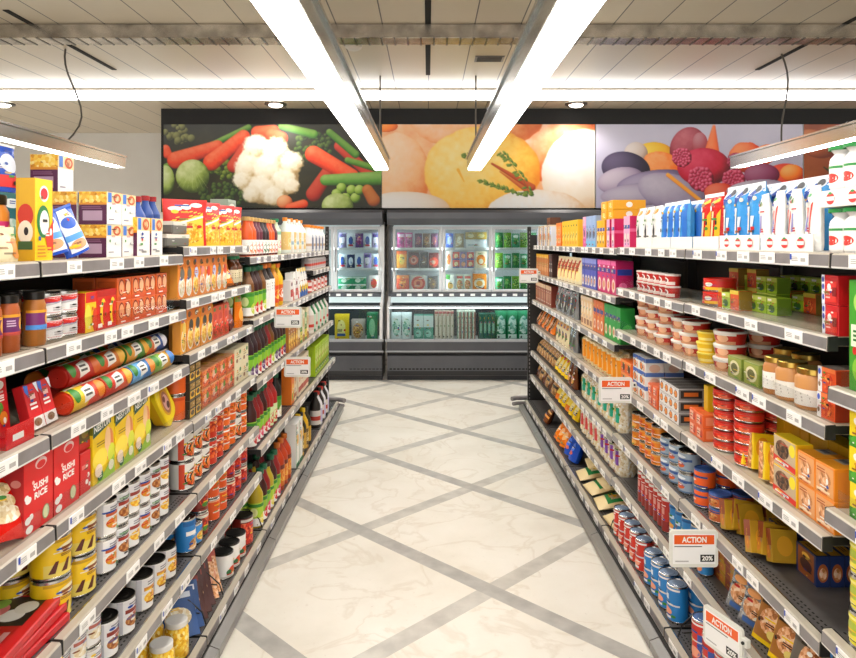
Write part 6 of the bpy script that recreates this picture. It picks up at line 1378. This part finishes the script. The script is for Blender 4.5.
# ------------------------------------------------------------------ freezer contents
def fz(x0, x1, z, y, protos, where, lv=1, rows=1, gap=.004):
    x = x0; i = 0
    while True:
        p = protos[i % len(protos)]
        if x + p.w > x1 + .005: break
        for r in range(rows):
            for t in range(lv):
                drop(p, 'B', x + p.w / 2, y + r * (p.d + .004), z + t * (p.h + .001), where, t, lv, r)
        x += p.w + gap; i += 1
def fb(desc, w, h, d, col, *a, kind='frozen_box', side=None): return BX(kind, 'box', desc, w, h, d, col, list(a), sidecol=side)
def fp(desc, w, h, t, col, *a): return POUCH('frozen_bag', 'bag', desc, w, h, t, col, list(a))
D = [-.437 + .617 * i for i in range(4)]; yq = YF + .44; ZS = (1.032, 1.322, 1.577)
e = lambda c, u=.5, v=.5, r=.3, s=.3: ('e', u, v, r, s, c)
R_ = lambda c, a, b_, cc, d: ('r', a, b_, cc, d, c)
d1, d2, d3 = 'behind first freezer door', 'behind second freezer door', 'behind third freezer door'
fz(D[0] + .05, D[0] + .25, ZS[2], yq, [fp('pink frozen berry bag', .095, .19, .05, '#c83a8a', e('F_berry'), R_('#f0d0e0', .1, .7, .9, .9))], d1)
fz(D[0] + .27, D[0] + .57, ZS[2], yq, [fp('dark plum frozen bag', .095, .18, .05, '#5a2a4c', e('#a85a70')), fp('brown frozen bag', .095, .18, .05, '#7a5a3c', e('F_bean'))], d1)
fz(D[0] + .045, D[0] + .18, ZS[1], yq, [fb('yellow-orange frozen box', .125, .215, .05, '#f09a1c', e('#f8d060'), R_('#e8601c', 0, .8, 1, 1))], d1)
fz(D[0] + .19, D[0] + .33, ZS[1], yq, [fb('dark box with round pizza', .135, .2, .05, '#4a1c18', e('#d8502c', .5, .5, .42, .3), e('#f0b8a0', .5, .5, .28, .2), e('#8a1c14', .5, .5, .14, .1))], d1)
fz(D[0] + .34, D[0] + .57, ZS[1], yq, [fb('dark ready meal box', .10, .2, .05, '#3c3430', e('#7a5a48')), fb('maroon box with red disc', .125, .19, .05, '#6a1c18', e('#e0482c', .5, .4, .44, .32), e('#f0c0a0', .5, .4, .2, .14))], d1)
fz(D[0] + .045, D[0] + .21, ZS[0], yq, [fb('orange-red frozen box', .155, .2, .05, '#e0481c', e('F_orange'), R_('#f08a3c', 0, .8, 1, 1))], d1)
fz(D[0] + .22, D[0] + .42, ZS[0], yq, [fb('square pizza box with red disc', .19, .2, .04, '#d8d0c4', e('#d8381c', .5, .5, .46, .44), e('#f08a5c', .5, .5, .3, .28), e('#b8281c', .5, .5, .14, .14))], d1)
fz(D[0] + .43, D[0] + .57, ZS[0], yq, [fb('dark grey frozen box', .13, .19, .05, '#4a4642', e('#8a6a50'))], d1)
fz(D[1] + .045, D[1] + .15, ZS[2], yq, [fb('blue frozen box', .09, .18, .05, '#2c58b0', e('#c8d8f0'))], d2)
fz(D[1] + .16, D[1] + .28, ZS[2], yq, [fp('beige frozen bag', .11, .18, .05, '#b09a70', e('F_rice'))], d2)
fz(D[1] + .29, D[1] + .57, ZS[2], yq, [fb('white flat frozen box', .26, .10, .12, '#e8eaec', R_('#b8c4cc', .1, .2, .6, .5))], d2)
fz(D[1] + .29, D[1] + .57, ZS[2] + .105, yq, [fb('gold flat frozen box', .13, .09, .1, '#b8983c', e('#e8d8a0'))], d2)
fz(D[1] + .045, D[1] + .12, ZS[1], yq, [fb('white and orange slim box', .07, .22, .05, '#f0e4d8', e('#e8803c', .5, .5, .36, .3))], d2)
fz(D[1] + .13, D[1] + .40, ZS[1], yq, [fb('patterned frozen box', .085, .1, .06, '#d8503c', e('#f0d8a0'), R_('#3a4a8c', 0, .0, 1, .2)), fb('lilac frozen box', .085, .1, .06, '#8a78a8', e('#f0a070'))], d2, lv=2)
fz(D[1] + .41, D[1] + .57, ZS[1], yq, [fb('cream box with orange swirl', .145, .21, .05, '#f0dcc0', e('#ee8a2c', .5, .5, .4, .3), e('#f8e8d0', .5, .4, .2, .16))], d2)
fz(D[1] + .045, D[1] + .16, ZS[0], yq, [fb('white box with green corner', .105, .21, .05, '#f0ece0', R_('#4a9a3c', 0, .7, .5, 1), e('#e8b04c', .5, .35, .34, .2))], d2)
fz(D[1] + .17, D[1] + .37, ZS[0], yq, [fp('bag of green vegetables', .095, .21, .05, '#e4e8d0', e('F_mix', .5, .4, .4, .3), R_('#d8402c', .1, .76, .9, .9))], d2)
fz(D[1] + .38, D[1] + .57, ZS[0], yq, [fb('orange and white fish box', .17, .22, .05, '#ee8a1c', e('#f4e8d0', .5, .45, .4, .3), e('#e8a040', .5, .45, .24, .16))], d2)
gpk = [fp('deep green frozen bag', .1, .19, .05, '#1c7a3c', e('F_leaf', .5, .5, .38, .34)), fp('mint green frozen bag', .1, .18, .05, '#4aa070', e('F_leaf'), R_('#e0f0e4', .2, .7, .8, .86)), fp('lime green frozen bag', .1, .19, .05, '#7ab030', e('F_green', .5, .5, .38, .34))]
for k in range(3):
    fz(D[2] + .045, D[2] + .57, ZS[k], yq, [gpk[(k + 1) % 3], gpk[k], gpk[(k + 2) % 3], gpk[k]], d3)
ch = 'in open freezer chest'
yc_ = YF + .038; zc = .462
fz(-.44, -.18, zc, yc_, [fp('white frosty bag', .12, .34, .07, '#e4eef0', e('F_freeze', .5, .5, .4, .3)), fp('white frosty bag', .12, .34, .07, '#e4eef0', e('F_freeze', .5, .5, .4, .3))], ch, rows=2)
fz(-.17, .07, zc, yc_, [fb('teal frozen box with white top', .115, .31, .06, '#3aa088', R_('#e4f0f0', 0, .55, 1, 1), e('#8ad0c0', .5, .3, .3, .14))], ch, rows=3)
fz(.08, .34, zc, yc_, [fb('beige flat carton on edge', .042, .36, .1, '#c8b8a0', R_('#e8d8c8', .2, .1, .8, .9), R_('#b85a5a', 0, .92, 1, 1))], ch, rows=2)
fz(.35, .60, zc, yc_, [fb('cream striped carton on edge', .04, .37, .1, '#e0e0d0', R_('#a86a58', .6, .05, 1, .95), R_('#4a8a70', 0, .05, .2, .95))], ch, rows=2)
fz(.61, .80, zc, yc_, [fb('dark green carton on edge', .045, .33, .1, '#1c6a54', R_('#8ac0a8', .2, .3, .8, .7))], ch, rows=2)
fz(.81, 1.5, zc, yc_, [fp('green and white frozen bag', .13, .36, .08, '#2c8a5c', e('F_freeze', .5, .55, .4, .3), R_('#e4f4ec', .1, .1, .9, .24))], ch, rows=2)
LD = 'behind short freezer door'
xa = -1.12
pls = [fp('lilac frozen bag', .1, .19, .05, '#a89ac8', e('#e8e0f0'), R_('#4a3a8c', .1, .7, .9, .9)), fp('purple berry bag', .1, .18, .05, '#6a3a80', e('F_berry')), fp('white and blue frozen bag', .1, .18, .05, '#e4e8f0', e('#3a58a8'), R_('#c8304c', .2, .1, .8, .24))]
fz(xa, -.60, ZS[2], yq, [pls[0], pls[2], pls[1], pls[2], pls[0]], LD)
fz(xa, -.60, ZS[1], yq, [pls[2], fp('navy frozen bag', .1, .17, .05, '#24305c', e('#d8dce8')), pls[2], pls[0], pls[2]], LD)
fz(xa, -.74, ZS[0], yq, [fb('green tub box with white lid', .17, .09, .1, '#2c9a68', e('#e8f0e0', .4, .5, .2, .3), R_('#f0f4f0', 0, .8, 1, 1))], LD, lv=2)
fz(-.74, -.60, ZS[0], yq, [fb('pale box with red fruit', .125, .2, .06, '#e0d4d0', e('#b83a30'))], LD)
LC = 'in short freezer chest'
fz(-1.12, -.93, zc, yc_, [fp('yellow frozen bag', .17, .32, .08, '#ecc81c', e('#f8e890'), R_('#3a5a9c', .2, .2, .8, .3))], LC, rows=2)
fz(-.92, -.74, zc, yc_, [fp('clear bag of pastries', .165, .26, .08, '#b8a8a0', e('F_wafer', .5, .5, .4, .34))], LC, rows=2)
fz(-.73, -.59, zc, yc_, [fb('green frozen carton', .125, .34, .08, '#1f8a5c', e('#8ad0a8'))], LC, rows=2)
shown()
label_all()
finish_guards(); finish_glass()
